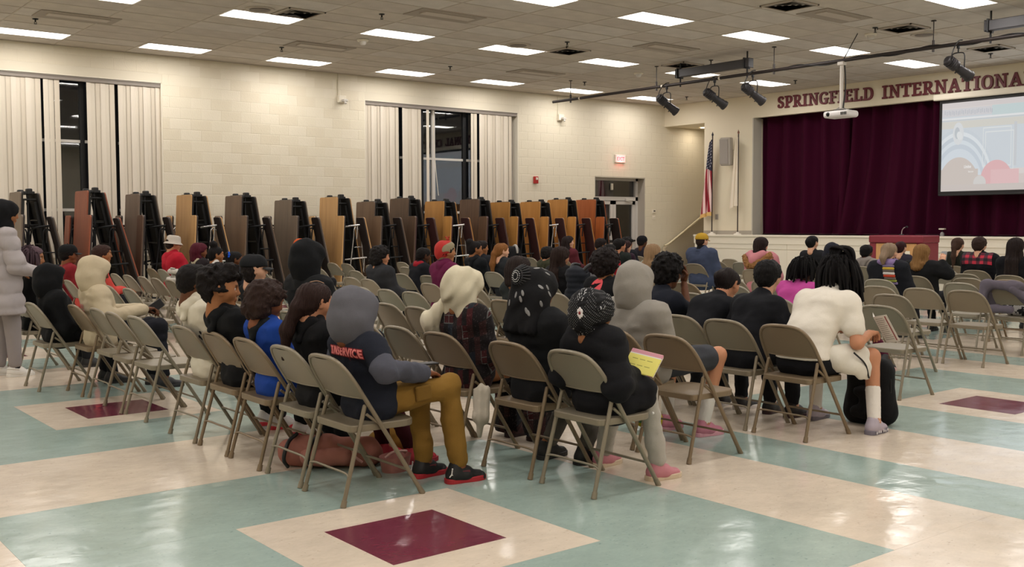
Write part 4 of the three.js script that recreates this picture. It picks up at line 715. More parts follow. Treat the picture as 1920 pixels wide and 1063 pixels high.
// --- a seated person. at: [x of the chair back, z]; h: height of the crown above the floor
const skinMat = new THREE.MeshPhysicalMaterial({ color: '#ffffff', vertexColors: true, roughness: .55, specularIntensity: .45 });
const lin = c => { const q = new THREE.Color(c); return [q.r, q.g, q.b]; };
function paint(g, c) { const n = g.attributes.position.count, a = new Float32Array(n * 3); for (let i = 0; i < n; i++) a.set(c, 3 * i); g.setAttribute('color', new THREE.BufferAttribute(a, 3)); return g; }
const keepC = g => { const q = g.index ? g.toNonIndexed() : g; for (const k of Object.keys(q.attributes)) if (!['position', 'normal', 'uv', 'color'].includes(k)) q.deleteAttribute(k); return q; };
function person(o) {
  const near = o.near ?? 0, cell = near === 2 ? .014 : near === 1 ? .018 : .026, L = (o.lean ?? -.1) - (o.hip || (o.lean ?? -.1) > .1 ? 0 : .12), stand = o.stand;
  const P = thing('person', o.label, 'person', [o.at[0], 0, o.at[1]], o.yaw ?? 0, o.group);
  const pitch = o.head?.[0] ?? 0, hyaw = o.head?.[1] ?? 0, roll = o.head?.[2] ?? 0;
  const hl = L * .5 + pitch * .5, s = o.s ?? clamp((o.h - .4925) / (.1125 + .5 * Math.cos(L) + .155 * Math.cos(hl)), .68, 1.12), hs = .75 + .25 * s;
  const q = o.wide ?? 1, SY = .41, allow = o.allow ?? (o.top?.hood === 'up' ? .038 : o.scarf ? .03 : o.hat ? .035 : ({ afro: .065, curlytop: .075, curls: .045, dreads: .03, long: .018, bob: .018 }[o.hair?.[0]] ?? .01));
  const H = o.hip ?? [.25 + (o.top?.kind === 'coat' ? .03 : 0), SY + .085 * s, 0];
  const T = Math.max(.33, (o.h - allow - .111 * hs - .155 * s * Math.cos(hl + L * .3 + .06) - H[1]) / (.36 * Math.cos(L * .6) + .36 * Math.cos(L) + .28 * Math.cos(L * 1.4)));
  const st = (p, a, l) => [p[0] + Math.sin(a) * l, p[1] + Math.cos(a) * l, 0];
  const W = st(H, L * .6, T * .36), C = st(W, L * 1.0, T * .36), N = st(C, L * 1.4, T * .28);
  const hc = add3(st(N, hl + L * .3 + .06, .155 * s), [.012, 0, 0]);
  const HM = new THREE.Matrix4().makeTranslation(...hc).multiply(new THREE.Matrix4().makeRotationFromEuler(new THREE.Euler(roll, -hyaw, -pitch, 'YZX'))).multiply(new THREE.Matrix4().makeScale(hs, hs, hs));
  const hp = (x, y, z) => V(x, y, z).applyMatrix4(HM).toArray();
  const sx = [-1, 1], S = sx.map(d => add3(st(C, L * 1.4, T * .17), [-.008, o.drop ?? 0, d * .165 * s * q]));
  const K = sx.map((d, i) => o.knee?.[i] ?? [H[0] + .43 * s, SY + .075 * s + .01, d * .105 * s * (o.kneeSpread ?? 1)]);
  const A = sx.map((d, i) => o.ankle?.[i] ?? [K[i][0] + (o.shin ?? .03), .085 + .0, K[i][2] * 1.05]);
  const E = sx.map((d, i) => o.elbow?.[i] ?? (o.armsOnKnees ? add3(K[i], [-.14, .10, d * .015]) : [S[i][0] + .08 * s, S[i][1] - .26 * s, S[i][2] + d * .045 * s]));
  const R = sx.map((d, i) => o.wrist?.[i] ?? (o.armsOnKnees ? add3(E[i], [.17, .03, -d * .07]) : [H[0] + .27 * s, H[1] + .105 * s, d * .085 * s]));
  const J = { H, W, C, N, S, K, A, E, R, hc, hp, HM, s, hs, cell, P, sx };
  const torso = t => [...sx.flatMap(d => { const zz = v => v * d * s * q; return [cap(add3(H, [0, 0, zz(.07)]), add3(W, [0, 0, zz(.055)]), .1 * s * q + t, .092 * s * q + t), cap(add3(W, [0, 0, zz(.055)]), add3(C, [0, 0, zz(.075)]), .092 * s * q + t, .096 * s * q + t), cap(add3(C, [0, 0, zz(.075)]), add3(S[d < 0 ? 0 : 1], [0, -.01, -zz(.05)]), .09 * s * q + t, .058 * s + t)]; }), cap(S[0], S[1], .05 * s + t, .05 * s + t), cap(add3(C, [0, .02, 0]), N, .075 * s + t, .052 * s + t)];
  const upper = t => sx.map((d, i) => cap(S[i], E[i], .05 * s + t, .042 * s + t)), fore = t => sx.map((d, i) => cap(E[i], R[i], .042 * s + t, .028 * s + t));
  const thigh = t => sx.map((d, i) => cap(add3(H, [0, -.005, d * .08 * s]), K[i], .085 * s + t, .056 * s + t)), shank = t => sx.map((d, i) => cap(K[i], A[i], .054 * s + t, .036 * s + t));
  Object.assign(J, { torso, upper, fore, thigh, shank });
  // body: one continuous skin
  const bodyOps = [...torso(-.012), ...upper(o.top?.sleeve === 'none' ? 0 : -.006), ...fore(0), ...thigh(-.008), ...shank(0), cap(N, hp(-.035, -.1, 0), .052 * s, .055 * hs), ...sx.map((d, i) => cap(A[i], add3(A[i], [.06, -.05, 0]), .036 * s, .025))];
  const skin = lin(o.skin ?? '#8a5a3e'), geos = [paint(keepC(sdf(bodyOps, Math.max(cell, .016), { k: .035, amp: .006 })), skin)];
  const hg = headGeo[near ? 0 : 1], h2 = hg.g.clone(), hcnt = h2.attributes.position, col = new Float32Array(hcnt.count * 3), lip = lin(new THREE.Color(o.skin ?? '#8a5a3e').lerp(new THREE.Color('#7d2f33'), .4));
  for (let i = 0; i < hcnt.count; i++) { const x = hcnt.getX(i), y = hcnt.getY(i), z = hcnt.getZ(i); let c = skin; if (x > .083 && y < -.045 && y > -.071 && Math.abs(z) < .026) c = lip; else if (x > .08 && y > .026 && y < .037 && Math.abs(z) > .014 && Math.abs(z) < .05) c = mul3(skin, .35); col.set(c, 3 * i); }
  h2.setAttribute('color', new THREE.BufferAttribute(col, 3)); geos.push(keepC(h2.applyMatrix4(HM)));
  const eg = hg.e.clone(), ep = eg.attributes.position, ec = new Float32Array(ep.count * 3); for (let i = 0; i < ep.count; i++) { const x = ep.getX(i), y = ep.getY(i) - .010, z = Math.abs(ep.getZ(i)) - .0325; ec.set(x > .08 && y * y + z * z < 3.6e-5 ? [.02, .012, .01] : [.62, .58, .54], 3 * i); } eg.setAttribute('color', new THREE.BufferAttribute(ec, 3)); geos.push(keepC(eg.applyMatrix4(HM)));
  sx.forEach((d, i) => { const dir = o.handDir?.[i] ?? [R[i][0] - E[i][0], (R[i][1] - E[i][1]) * .6 - .02, (R[i][2] - E[i][2])], m = matFrom(dir, o.handUp?.[i] ?? [0, 1, 0]), sc = .97 * (.55 + .45 * s), g = (near ? handGeo[o.grip?.[i] ? 1 : 0] : handGeo[2]).clone(); if (d < 0) { g.scale(1, 1, -1); const ix = g.index.array; for (let t = 0; t < ix.length; t += 3) { const w = ix[t]; ix[t] = ix[t + 1]; ix[t + 1] = w; } g.computeVertexNormals(); } g.applyMatrix4(new THREE.Matrix4().makeTranslation(...R[i]).multiply(m).multiply(new THREE.Matrix4().makeScale(sc, sc, sc)).multiply(new THREE.Matrix4().makeTranslation(.012, 0, 0))); geos.push(paint(keepC(g), skin)); });
  mesh('body', mergeGeometries(geos, false), skinMat, P);
  // clothes
  const fold = (a = 1) => (x, y, z) => a * (.0055 * noise(x * 9 + 3, y * 14, z * 8 + o.at[1]) + .010 * (Math.abs(noise(x * 9 + y * 6, y * 15 + o.at[1], z * 9 - y * 5)) - .28) + .003 * noise(x * 28, y * 36 + o.at[1] * 3, z * 24));
  const quilt = (p, a) => (x, y, z) => -a * Math.sqrt(Math.abs(Math.sin((y + .05 * noise(x * 5, y * 5, z * 5)) * Math.PI / p))) + .5 * a + .004 * noise(x * 24, y * 24, z * 24);
  const top = o.top ?? { kind: 'hoodie', color: '#222' }, tt = top.t ?? ({ tshirt: .010, hoodie: .020, jacket: .022, coat: .034, sweater: .018 }[top.kind] ?? .018), tm = top.mat ?? cloth(top.color);
  const ops = [...torso(tt), cap(add3(H, [-.02, -.02, -.06 * s]), add3(H, [-.02, -.02, .06 * s]), .1 * s * q + tt)];
  if (top.sleeve === 'short') ops.push(...sx.map((d, i) => cap(S[i], mix3(S[i], E[i], .62), .056 * s + tt, .056 * s + tt))); else { ops.push(...upper(tt)); if (!top.foreColor) ops.push(...sx.map((d, i) => cap(E[i], mix3(E[i], R[i], .93), .042 * s + tt, .032 * s + tt * .7))); }
  if (top.hood) ops.push(cap(add3(N, [-.01, -.03, 0]), mix3(N, hc, .22), .085 * s, .068 * s));
  if (top.hem) ops.push(...sx.map((d, i) => cap(add3(H, [.02, -.01, d * .08]), mix3(H, K[i], top.hem), .098 * s + tt, .085 * s + tt)));
  const garment = mesh(top.kind, sdf(ops, cell, { k: .045, clipBelow: top.clip !== undefined ? H[1] + top.clip : undefined, disp: top.quilt ? quilt(top.quilt, .012) : fold(top.kind === 'tshirt' ? .8 : 1.1), amp: .016 }), tm, P); J.garment = garment;
  if (top.foreColor) mesh('sleeve', sdf(sx.map((d, i) => cap(mix3(S[i], E[i], .8), E[i], .05 * s + tt, .046 * s + tt)).concat(sx.map((d, i) => cap(E[i], mix3(E[i], R[i], .93), .046 * s + tt, .036 * s + tt * .8))), cell, { k: .03, disp: fold(1.3), amp: .016 }), cloth(top.foreColor), P);
  if (top.sleeve !== 'short' && near) for (const i of [0, 1]) mesh('cuff', sdf([cap(mix3(E[i], R[i], .88), mix3(E[i], R[i], .98), .034 * s + tt * .55, .032 * s + tt * .4)], .01, { amp: .003 }), top.foreColor ? cloth(top.cuffColor ?? top.foreColor) : tm, P);
  if (top.hood === 'up') mesh('hood', sdf([cap(hp(-.034, .03, 0), hp(.03, .026, 0), .112 * hs, .106 * hs), cap(hp(-.09, .06, 0), hp(-.04, .065, 0), .05 * hs, .07 * hs), cap(hp(-.05, -.04, 0), hp(-.045, -.09, 0), .1 * hs, .09 * hs), ...sx.flatMap(d => [cap(hp(-.05, -.06, .035 * d), add3(N, [-.035, .005, .05 * d * s]), .085 * hs, .062 * s), cap(hp(.0, -.05, .045 * d), add3(N, [.01, .0, .08 * d * s]), .072 * hs, .048 * s)]), cap(add3(N, [.05, .01, 0]), hp(.03, -.11, 0), .06 * s, .045), cap(hp(.128, .0, 0), hp(.32, -.02, 0), .078 * hs, .115 * hs, { sub: 1, k: .02 })], Math.min(cell, .015), { k: .05, amp: .02, disp: (x, y, z) => .006 * noise(x * 12, y * 9, z * 12 + o.at[1]) + .009 * (Math.abs(noise(x * 11 + y * 7, y * 6 + o.at[1], z * 11 - y * 5)) - .26) + .0025 * noise(x * 34, y * 26, z * 34) }), top.hoodColor ? cloth(top.hoodColor) : tm, P);
  if (top.hood === 'down') mesh('hood', sdf([...sx.flatMap(d => [cap(add3(N, [-.035, .02, .072 * d * s]), add3(N, [-.07, .0, 0]), .034 * s, .038 * s), cap(add3(N, [-.072, -.015, .045 * d * s]), add3(N, [-.092, -.105 * s, .012 * d]), .034 * s, .02 * s), cap(add3(N, [.045, .0, .062 * d * s]), add3(N, [-.035, .022, .074 * d * s]), .026, .034)])], Math.min(cell, .016), { k: .035, amp: .016, disp: fold(1.1) }), top.hoodMat ?? (top.hoodColor ? cloth(top.hoodColor) : tm), P);
  if (top.collar) mesh('collar', sdf([cap(add3(N, [-.03, .0, 0]), add3(N, [-.015, .055 * s, 0]), .074 * s, .07 * s)], Math.min(cell, .014), { amp: .004 }), cloth(top.collar), P);
  const lg = o.legs ?? { kind: 'trousers', color: '#1b1c20' }, lm = lg.mat ?? cloth(lg.color);
  if (lg.kind === 'shorts') mesh('shorts', sdf([cap(add3(H, [0, -.01, -.06 * s]), add3(H, [0, -.01, .06 * s]), .1 * s + .014), ...sx.map((d, i) => cap(add3(H, [0, -.005, d * .08 * s]), mix3(H, K[i], lg.to ?? .78).map((v, c) => c === 2 ? K[i][2] * (lg.to ?? .78) + d * .02 : v), .09 * s + .014, .076 * s + .014))], cell, { k: .035, disp: fold(1.1), amp: .014 }), lm, P);
  else if (lg.kind === 'skirt') mesh('skirt', sdf([cap(add3(H, [0, -.01, -.06]), add3(H, [0, -.01, .06]), .11 * s), ...sx.map((d, i) => cap(H, K[i], .1 * s, .09 * s)), cap(K[0], K[1], .08), ...sx.map((d, i) => cap(K[i], add3(A[i], [-.02, -.0, d * .04]), .085, .1))], cell, { k: .06, disp: (x, y, z) => fold(1.2)(x, y, z) + .008 * Math.sin(Math.atan2(z, x - .6) * 14), amp: .02, clipBelow: .03 }), lm, P);
  else mesh('trousers', sdf([cap(add3(H, [0, -.01, -.06 * s]), add3(H, [0, -.01, .06 * s]), .1 * s + .012), ...thigh(.014), ...sx.map((d, i) => cap(K[i], mix3(K[i], A[i], .93), .056 * s + .014, .042 * s + (lg.flare ?? .012)))], cell, { k: .03, disp: fold(1.25), amp: .014 }), lm, P);
  const sh = o.shoes ?? { color: '#191919', sole: '#2b2a2a' };
  if (sh.sock) for (const i of [0, 1]) mesh('sock', sdf([cap(mix3(K[i], A[i], sh.sockTo ?? .68), A[i],   .049 * s, .043 * s)], .012, { amp: .003, disp: (x, y, z) => .001 * Math.sin(y * 300) }), cloth(sh.sock), P);
  J.shoe = sx.map((d, i) => { const f = new THREE.Group(), k = .8 + .2 * s; f.name = 'shoe'; f.position.set(...A[i]); f.position.y = o.ankle?.[i] && A[i][1] > .1 ? A[i][1] : .082 * k; f.scale.set(k, k, d * k); f.rotation.order = 'YZX'; f.rotation.y = (sh.turn?.[i] ?? -d * .12); f.rotation.z = sh.tilt?.[i] ?? 0; P.add(f); mesh('upper', shoeGeo.up, sh.mat ?? std(sh.color, .6), f); mesh('sole', shoeGeo.so, std(sh.sole, .6), f); return f; });
  // hair and hats sit in the head's own axes
  const G = new THREE.Group(); G.name = 'head_wear'; G.applyMatrix4(HM); const wear = [];
  const put = (name, g, m) => { g.applyMatrix4(HM); return mesh(name, g, m, P); };
  if (o.hair) { const [type, color, ho = {}] = o.hair, hm = ho.mat ?? hairMat(color); const hcell = near ? .0085 : .0125; if (type === 'dreads') put('hair', dreads(ho.len, ho.n, ho.r ?? .0085, ho.sd ?? 1, ho.up ?? 0), hm); else { const [a, b] = HAIR[type](ho); put('hair', sdf(a, hcell, { k: .03, amp: .012, ...b }), hm); } }
  if (o.hat) { G.matrix.decompose(G.position, G.quaternion, G.scale); P.add(G); o.hat(G); G.name = 'hat'; }
  if (o.scarf) { const c = o.scarf; mesh('headscarf', sdf([cap(hp(-.045, .03, 0), hp(.025, .03, 0), .112 * hs, .103 * hs), cap(hp(-.06, -.035, -.035), hp(-.06, -.035, .035), .082 * hs), ...sx.map(d => cap(hp(-.05, -.06, .04 * d), add3(N, [-.03, -.015, .07 * d * s]), .084 * hs, .076 * s)), cap(hp(.02, -.1, 0), add3(N, [.055, -.03, 0]), .06 * hs, .07 * s), ...(c.bun ? [cap(hp(-.11, .055, -.01), hp(-.13, .06, -.01), .07 * hs, .055)] : []), ...(c.back ? [-1, -.33, .33, 1].map(d => cap(hp(-.07, -.05, .06 * d), add3(C, [-.155 * s, c.back, .125 * d * s]), .07, .034)) : []), cap(hp(.128, -.01, 0), hp(.3, -.02, 0), .074 * hs, .1 * hs, { sub: 1, k: .02 })], Math.min(cell, .013), { k: .045, amp: .02, disp: (x, y, z) => (.006 * Math.sin((x * 1.1 - y * 1.25 + z * .9) * 44 + 3.5 * noise(x * 6, y * 6, z * 6)) * (.4 + .6 * noise(x * 5 + 9, y * 5, z * 5) ** 2 * 3) + .008 * (Math.abs(noise(x * 9 - y * 8, y * 7, z * 9)) - .26)) * (c.smooth ?? 1) + .004 * noise(x * 14, y * 14, z * 14) }), c.mat ?? cloth(c.color, .85), P); }
  o.extra?.(P, J);
  if (!stand) seatsTaken.push([o.at[0], o.at[1], o.seat ?? o.label.split(' ').slice(0, 6).join(' ')]);
  return P;
}
function print(P, m, pos, look, size, draw, name = 'print') { // flat print pressed onto the cloth
  P.updateMatrixWorld(true); m.updateMatrixWorld(true);
  const t = canvasTex(512, 256, draw), e = new THREE.Euler().setFromQuaternion(new THREE.Quaternion().setFromRotationMatrix(new THREE.Matrix4().lookAt(V(...look), V(0, 0, 0), V(0, 1, 0))));
  const inv = P.matrixWorld.clone().invert(), tmp = new THREE.Mesh(m.geometry, m.material); tmp.updateMatrixWorld(true);
  const g = new DecalGeometry(tmp, V(...pos), e, V(...size)); void inv;
  const p = g.attributes.position, n = g.attributes.normal; for (let i = 0; i < p.count; i++) p.setXYZ(i, p.getX(i) + n.getX(i) * .0025, p.getY(i) + n.getY(i) * .0025, p.getZ(i) + n.getZ(i) * .0025);
  return mesh(name, g, new THREE.MeshStandardMaterial({ map: t, transparent: true, alphaTest: .4, roughness: .8, polygonOffset: true, polygonOffsetFactor: -2 }), P);
}
// ================= THE AUDIENCE =================
const SK = { a: '#7a4a30', b: '#5c3823', c: '#94623f', d: '#b98263', e: '#d0a084', f: '#4a2c1c', g: '#a5714c' };
const BL = '#17181b', BLK = '#101113', NAVY = '#1a1d27';
const dressMat = (() => { const t = texture(256, 256, (u, v) => { const i = Math.floor(u * 8), j = Math.floor(v * 8), k = hash(i, j >> 1, 7); let c = hex('#1c1718'); if (k > .72) c = hex('#3d1a1c'); else if (k > .6) c = hex('#20242b'); const fu = u * 8 % 1, fv = v * 8 % 1; if (k > .35 && k < .6 && Math.abs((fv * 6) % 1 - .5) < .2) c = hex('#4a2a28'); if (hash(i, j, 19) < .05 && Math.hypot((fu - .5) * .7, fv - .5) < .42) c = hex('#8f4a3a'); if (k > .9 && (fu < .12 || fv < .12)) c = hex('#5a5a58'); if (pnoise(u, v, 60, 60, 3) > .33) c = c.map(q => q + .12); return c; }, true, [2.6, 2.6]); return cloth('#ffffff', .9, { map: t }); })();
const T = (kind, color, o = {}) => ({ kind, color, ...o });
// --- nearest row
person({ at: [2.56, -4.81], h: 1.12, s: .9, hip: [.30, .49, 0], lean: -.27, near: 2, skin: SK.a, label: 'person in dark hoodie with grey hood up, mustard trousers and black red sneakers', seat: 'person in mustard trousers and grey hood',
  top: T('hoodie', '#20232d', { hood: 'up', hoodColor: '#5b5a60', foreColor: '#4c4d57', cuffColor: '#3a3b44', t: .024 }), legs: T('trousers', '#80602a', { flare: .018 }), hair: ['short', '#0c0a0a'], head: [.12, -.05],
  knee: [[.68, .53, -.13], [.735, .545, .10]], ankle: [[.69, .09, -.08], [.765, .09, .15]], elbow: [[.24, .70, -.24], [.22, .69, .26]], wrist: [[.52, .62, -.08], [.56, .63, .12]],
  shoes: { color: '#0e0d0f', sole: '#a8202a', sock: '#c9c6c4', sockTo: .84 },
  extra: (P, J) => {
    for (const f of J.shoe) {
      const r = std('#c02c38', .5), k = std('#141414', .6), w = std('#d9d4d0', .5);
      mesh('outsole', extrude(shoeGeo.outline, .007, .002).rotateX(Math.PI / 2).translate(0, -.08, 0), k, f);
      mesh('toe_guard', sdf([cap([.12, -.064, -.012], [.14, -.064, .008], .034, .033)], .008, { amp: .002, clipBelow: -.08 }), k, f);
      mesh('lace', [0, 1, 2, 3].map(i => rod([.035 + i * .02, .004 - i * .011, -.025], [.035 + i * .02, .004 - i * .011, .025], .004)), r, f);
      mesh('tongue', rbox(.014, .07, .05, .006, .02, .045, 0), r, f); mesh('eyelet_panel', [rbox(.05, .03, .004, .002, .03, -.025, .042), rbox(.05, .03, .004, .002, .03, -.025, -.042)], std('#5a1620', .6), f);
      mesh('heel_mark', [rod([-.062, -.025, .036], [-.058, .0, .036], .0035), rod([-.062, -.025, .036], [-.074, -.04, .032], .0035), rod([-.062, -.025, .036], [-.046, -.036, .038], .0035), new THREE.SphereGeometry(.005, 6, 5).translate(-.057, .006, .036)], w, f);
    }
    print(P, J.garment, [J.C[0] - .11, J.C[1] + .03, .03], [-1, .1, 0], [.33, .13, .2], (g, w, h) => { g.textAlign = 'center'; g.textBaseline = 'middle'; g.font = '900 112px sans-serif'; g.lineWidth = 18; g.strokeStyle = '#7d141c'; g.strokeText('INSERVICE', w / 2, h / 2, w - 40); g.fillStyle = '#e0807c'; g.fillText('INSERVICE', w / 2, h / 2, w - 40); });
    const pk = rbox(.10, .085, .03, .012, 0, 0, 0); pk.rotateZ(.08); pk.translate(.52, .53, .168); mesh('cargo_pocket', pk, cloth('#785a27'), P);
    const ph = mesh('phone', rbox(.14, .012, .07, .006, .63, .665, .03), M.dark, P); ph.rotation.z = .0;
  } });
person({ at: [2.58, -5.31], h: 1.11, near: 2, lean: -.02, skin: SK.d, label: 'girl with long dark wavy ponytail, black hooded top and red shoes', top: T('hoodie', '#121214', { hood: 'down', t: .024 }), legs: T('trousers', '#3a1018'), hair: ['pony', '#2a1a16', { len: .34, side: -.05 }], head: [.1, -.15], ankle: [[.72, .09, -.08], [.80, .09, .1]], shoes: { color: '#9c1d2c', sole: '#8a1a28', sock: '#101012', sockTo: .8 },
  extra: (P, J) => { const b = rbox(.012, .02, .055, .006); b.rotateZ(.5); b.translate(-.128, .012, 0); b.applyMatrix4(J.HM); mesh('hair_clip', b, std('#c9c6c8', .3, { metalness: .5 }), P); const part = tube([[.05, .118, .01], [.0, .128, .008], [-.05, .118, .006]].map(p => [p[0], p[1] + .004, p[2]]), .0025, 10, 5); part.applyMatrix4(J.HM); mesh('hair_parting', part, std('#a98468', .7), P); } });
person({ at: [2.56, -5.82], h: 1.12, near: 2, lean: -.12, skin: SK.a, label: 'child with brown puffed hair in royal blue hoodie, black hood hanging behind', top: T('hoodie', '#1c3f8f', { hood: 'down', hoodColor: '#1a1c1e', t: .024 }), legs: T('trousers', '#16171b'), hair: ['curls', '#2c1d18'], head: [.2, -.1] });
person({ at: [2.56, -6.30], h: 1.21, near: 2, lean: -.24, skin: SK.c, label: 'boy with tall dark curly hair and black hoodie, face in profile', top: T('hoodie', BLK, { hood: 'down' }), legs: T('trousers', '#131418'), hair: ['curlytop', '#15100f'], head: [.02, .42] , shoes: { color: '#c9c5c2', sole: '#b02a35' } });
person({ at: [2.56, -6.80], h: 1.17, near: 2, lean: -.18, skin: SK.b, label: 'person in thick white hoodie with black printed marks, half hidden by curly hair', top: T('hoodie', '#cfc8b6', { hood: 'down', t: .03 }), legs: T('trousers', '#17181c'), hair: ['short', '#14100f'], head: [.1, .3], shoes: { color: '#c8c4c2', sole: '#c9303c' },
  extra: (P, J) => print(P, J.garment, [J.W[0] - .1, J.W[1] + .04, .06], [-1, 0, .4], [.28, .14, .2], (g, w, h) => { g.fillStyle = '#1b1618'; for (let i = 0; i < 26; i++) { g.beginPath(); g.ellipse(30 + hash(i, 1, 1) * (w - 60), 40 + hash(i, 2, 1) * (h - 80), 10 + hash(i, 3, 1) * 22, 8 + hash(i, 4, 1) * 14, hash(i, 5, 1) * 3, 0, 7); g.fill(); } }) });
person({ at: [2.54, -9.2], h: 1.18, near: 2, lean: -.05, skin: SK.b, label: 'person in cream hoodie with the hood up, holding a phone', top: T('hoodie', '#b5a78d', { hood: 'up', t: .03 }), legs: T('trousers', '#1b1c22'), hair: ['short', '#0e0b0b'], head: [.18, .1], elbow: [[.24, .68, -.24], [.2, .66, .24]], wrist: [[.62, .70, -.05], [.60, .70, .05]], grip: [1, 1], knee: [[.70, .55, -.13], [.70, .55, .12]], shoes: { color: '#17171a', sole: '#202022' },
  extra: (P, J) => { print(P, J.garment, [J.C[0] - .1, J.C[1] - .05, -.04], [-1, .05, 0], [.16, .1, .2], (g, w, h) => { g.fillStyle = '#d98a84'; g.font = '900 130px sans-serif'; g.textAlign = 'center'; g.fillText('HERD', w / 2, h * .55, w - 60); g.fillRect(60, h * .66, w - 120, 40); }); mesh('phone', rbox(.08, .13, .01, .006).rotateZ(-1).translate(.72, .72, .0), M.dark, P); } });
person({ at: [2.33, -9.72], h: 1.11, s: .9, near: 1, lean: -.1, skin: SK.b, label: 'person in plain black hoodie with the hood up, far left of the nearest row', top: T('hoodie', BLK, { hood: 'up', t: .03 }), legs: T('trousers', BL), hair: ['short', '#0e0b0b'], head: [.1, .1] });
person({ at: [2.45, -11.0], h: 1.25, near: 1, lean: .02, skin: SK.c, label: 'woman with mauve brown twisted braids beside the standing person', top: T('jacket', BL), hair: ['dreads', '#57434a', { len: .2, n: 90, r: .0095, sd: 4 }], head: [.05, .35] });
// --- second row
person({ at: [3.66, -5.35], h: 1.18, near: 2, lean: .0, skin: SK.c, label: 'woman in cream headscarf and long patterned dark red dress', seat: 'woman in cream headscarf and patterned dress', head: [.15, .0], scarf: { color: '#c8bfa6', smooth: 1.2 }, shoes: { color: '#3a1418', sole: '#2b1013' },
  top: T('dress', '#ffffff', { t: .034, mat: dressMat }), legs: T('skirt', '#ffffff', { mat: dressMat }), ankle: [[.7, .09, -.1], [.74, .09, .1]],
  extra: (P, J) => { const sm = cloth('#cfc6ae', .85); mesh('scarf_end', sdf([cap(add3(J.N, [-.07, .02, -.11]), add3(J.C, [-.15, .03, -.19]), .05, .055), cap(add3(J.C, [-.15, .03, -.19]), add3(J.W, [-.11, .05, -.185]), .055, .045)], .013, { k: .05, amp: .012, disp: (x, y, z) => .006 * Math.sin((z * 1.2 + x) * 70 + 3 * noise(x * 8, y * 8, z * 8)) }), sm, P); mesh('shawl_tail', sdf([cap([.17, .40, .24], [.14, .25, .27], .05, .045), cap([.14, .25, .27], [.13, .14, .26], .04, .02)], .012, { amp: .01, disp: (x, y, z) => .007 * Math.sin((x + z) * 90) }), cloth('#bdb3a2'), P); } });
person({ at: [3.66, -4.66], h: 1.19, near: 2, lean: .0, skin: SK.c, label: 'woman in black headscarf with white leaf print and black coat', head: [.14, .0], scarf: { color: '#121214', bun: 1, back: .04, smooth: .7 }, top: T('coat', '#17181a', { t: .04 }), legs: T('trousers', '#57534d'), shoes: { color: '#0e0e0f', sole: '#141414' }, ankle: [[.44, .09, -.14], [.52, .09, .12]],
  extra: (P, J) => { // printed leaves, and a ring of studs round the gathered knot
    const lm = std('#7f7e7d', .7), hs = P.children.find(c => c.name === 'headscarf').geometry, p = hs.attributes.position, n = hs.attributes.normal, c = V(...J.hp(-.165, .07, 0)); let k = 0;
    for (let i = 0; i < p.count && k < 22; i += 1) { const j = (i * 7919) % p.count, q = V(p.getX(j), p.getY(j), p.getZ(j)), m = V(n.getX(j), n.getY(j), n.getZ(j)); const d = q.distanceTo(c); if (d < .09 || d > .24 || q.x > J.hc[0] + .05 || hash(j, 3, 3) > .2) continue;
      const g = new THREE.SphereGeometry(1, 8, 5); g.scale(.021, .010, .0016); const tx = q.clone().sub(c); tx.addScaledVector(m, -tx.dot(m)).normalize(); g.applyMatrix4(new THREE.Matrix4().makeBasis(tx, V().crossVectors(m, tx), m)); g.translate(...q.addScaledVector(m, .001)); mesh('leaf_print', g, lm, P); k++; }
    const studs = []; for (let r = 0; r < 3; r++) for (let a = 0; a < 13 + r * 4; a++) { const t = a / (13 + r * 4) * 6.283, R = .022 + r * .012; studs.push(new THREE.SphereGeometry(.003, 5, 4).translate(...J.hp(-.186 + r * r * .004, .066 + R * Math.cos(t), R * Math.sin(t)))); } mesh('studs', studs, std('#dcdad8', .3), P); P.children.at(-1).userData.kind = 'stuff';
    const pl = []; for (let a = 0; a < 22; a++) { const t = a / 22 * 6.283; pl.push(rod(J.hp(-.178, .066 + .045 * Math.cos(t), .045 * Math.sin(t)), J.hp(-.13, .066 + .075 * Math.cos(t), .075 * Math.sin(t)), .004, .006, 5)); } mesh('gathers', pl, std('#1c1c1f', .7), P); } });
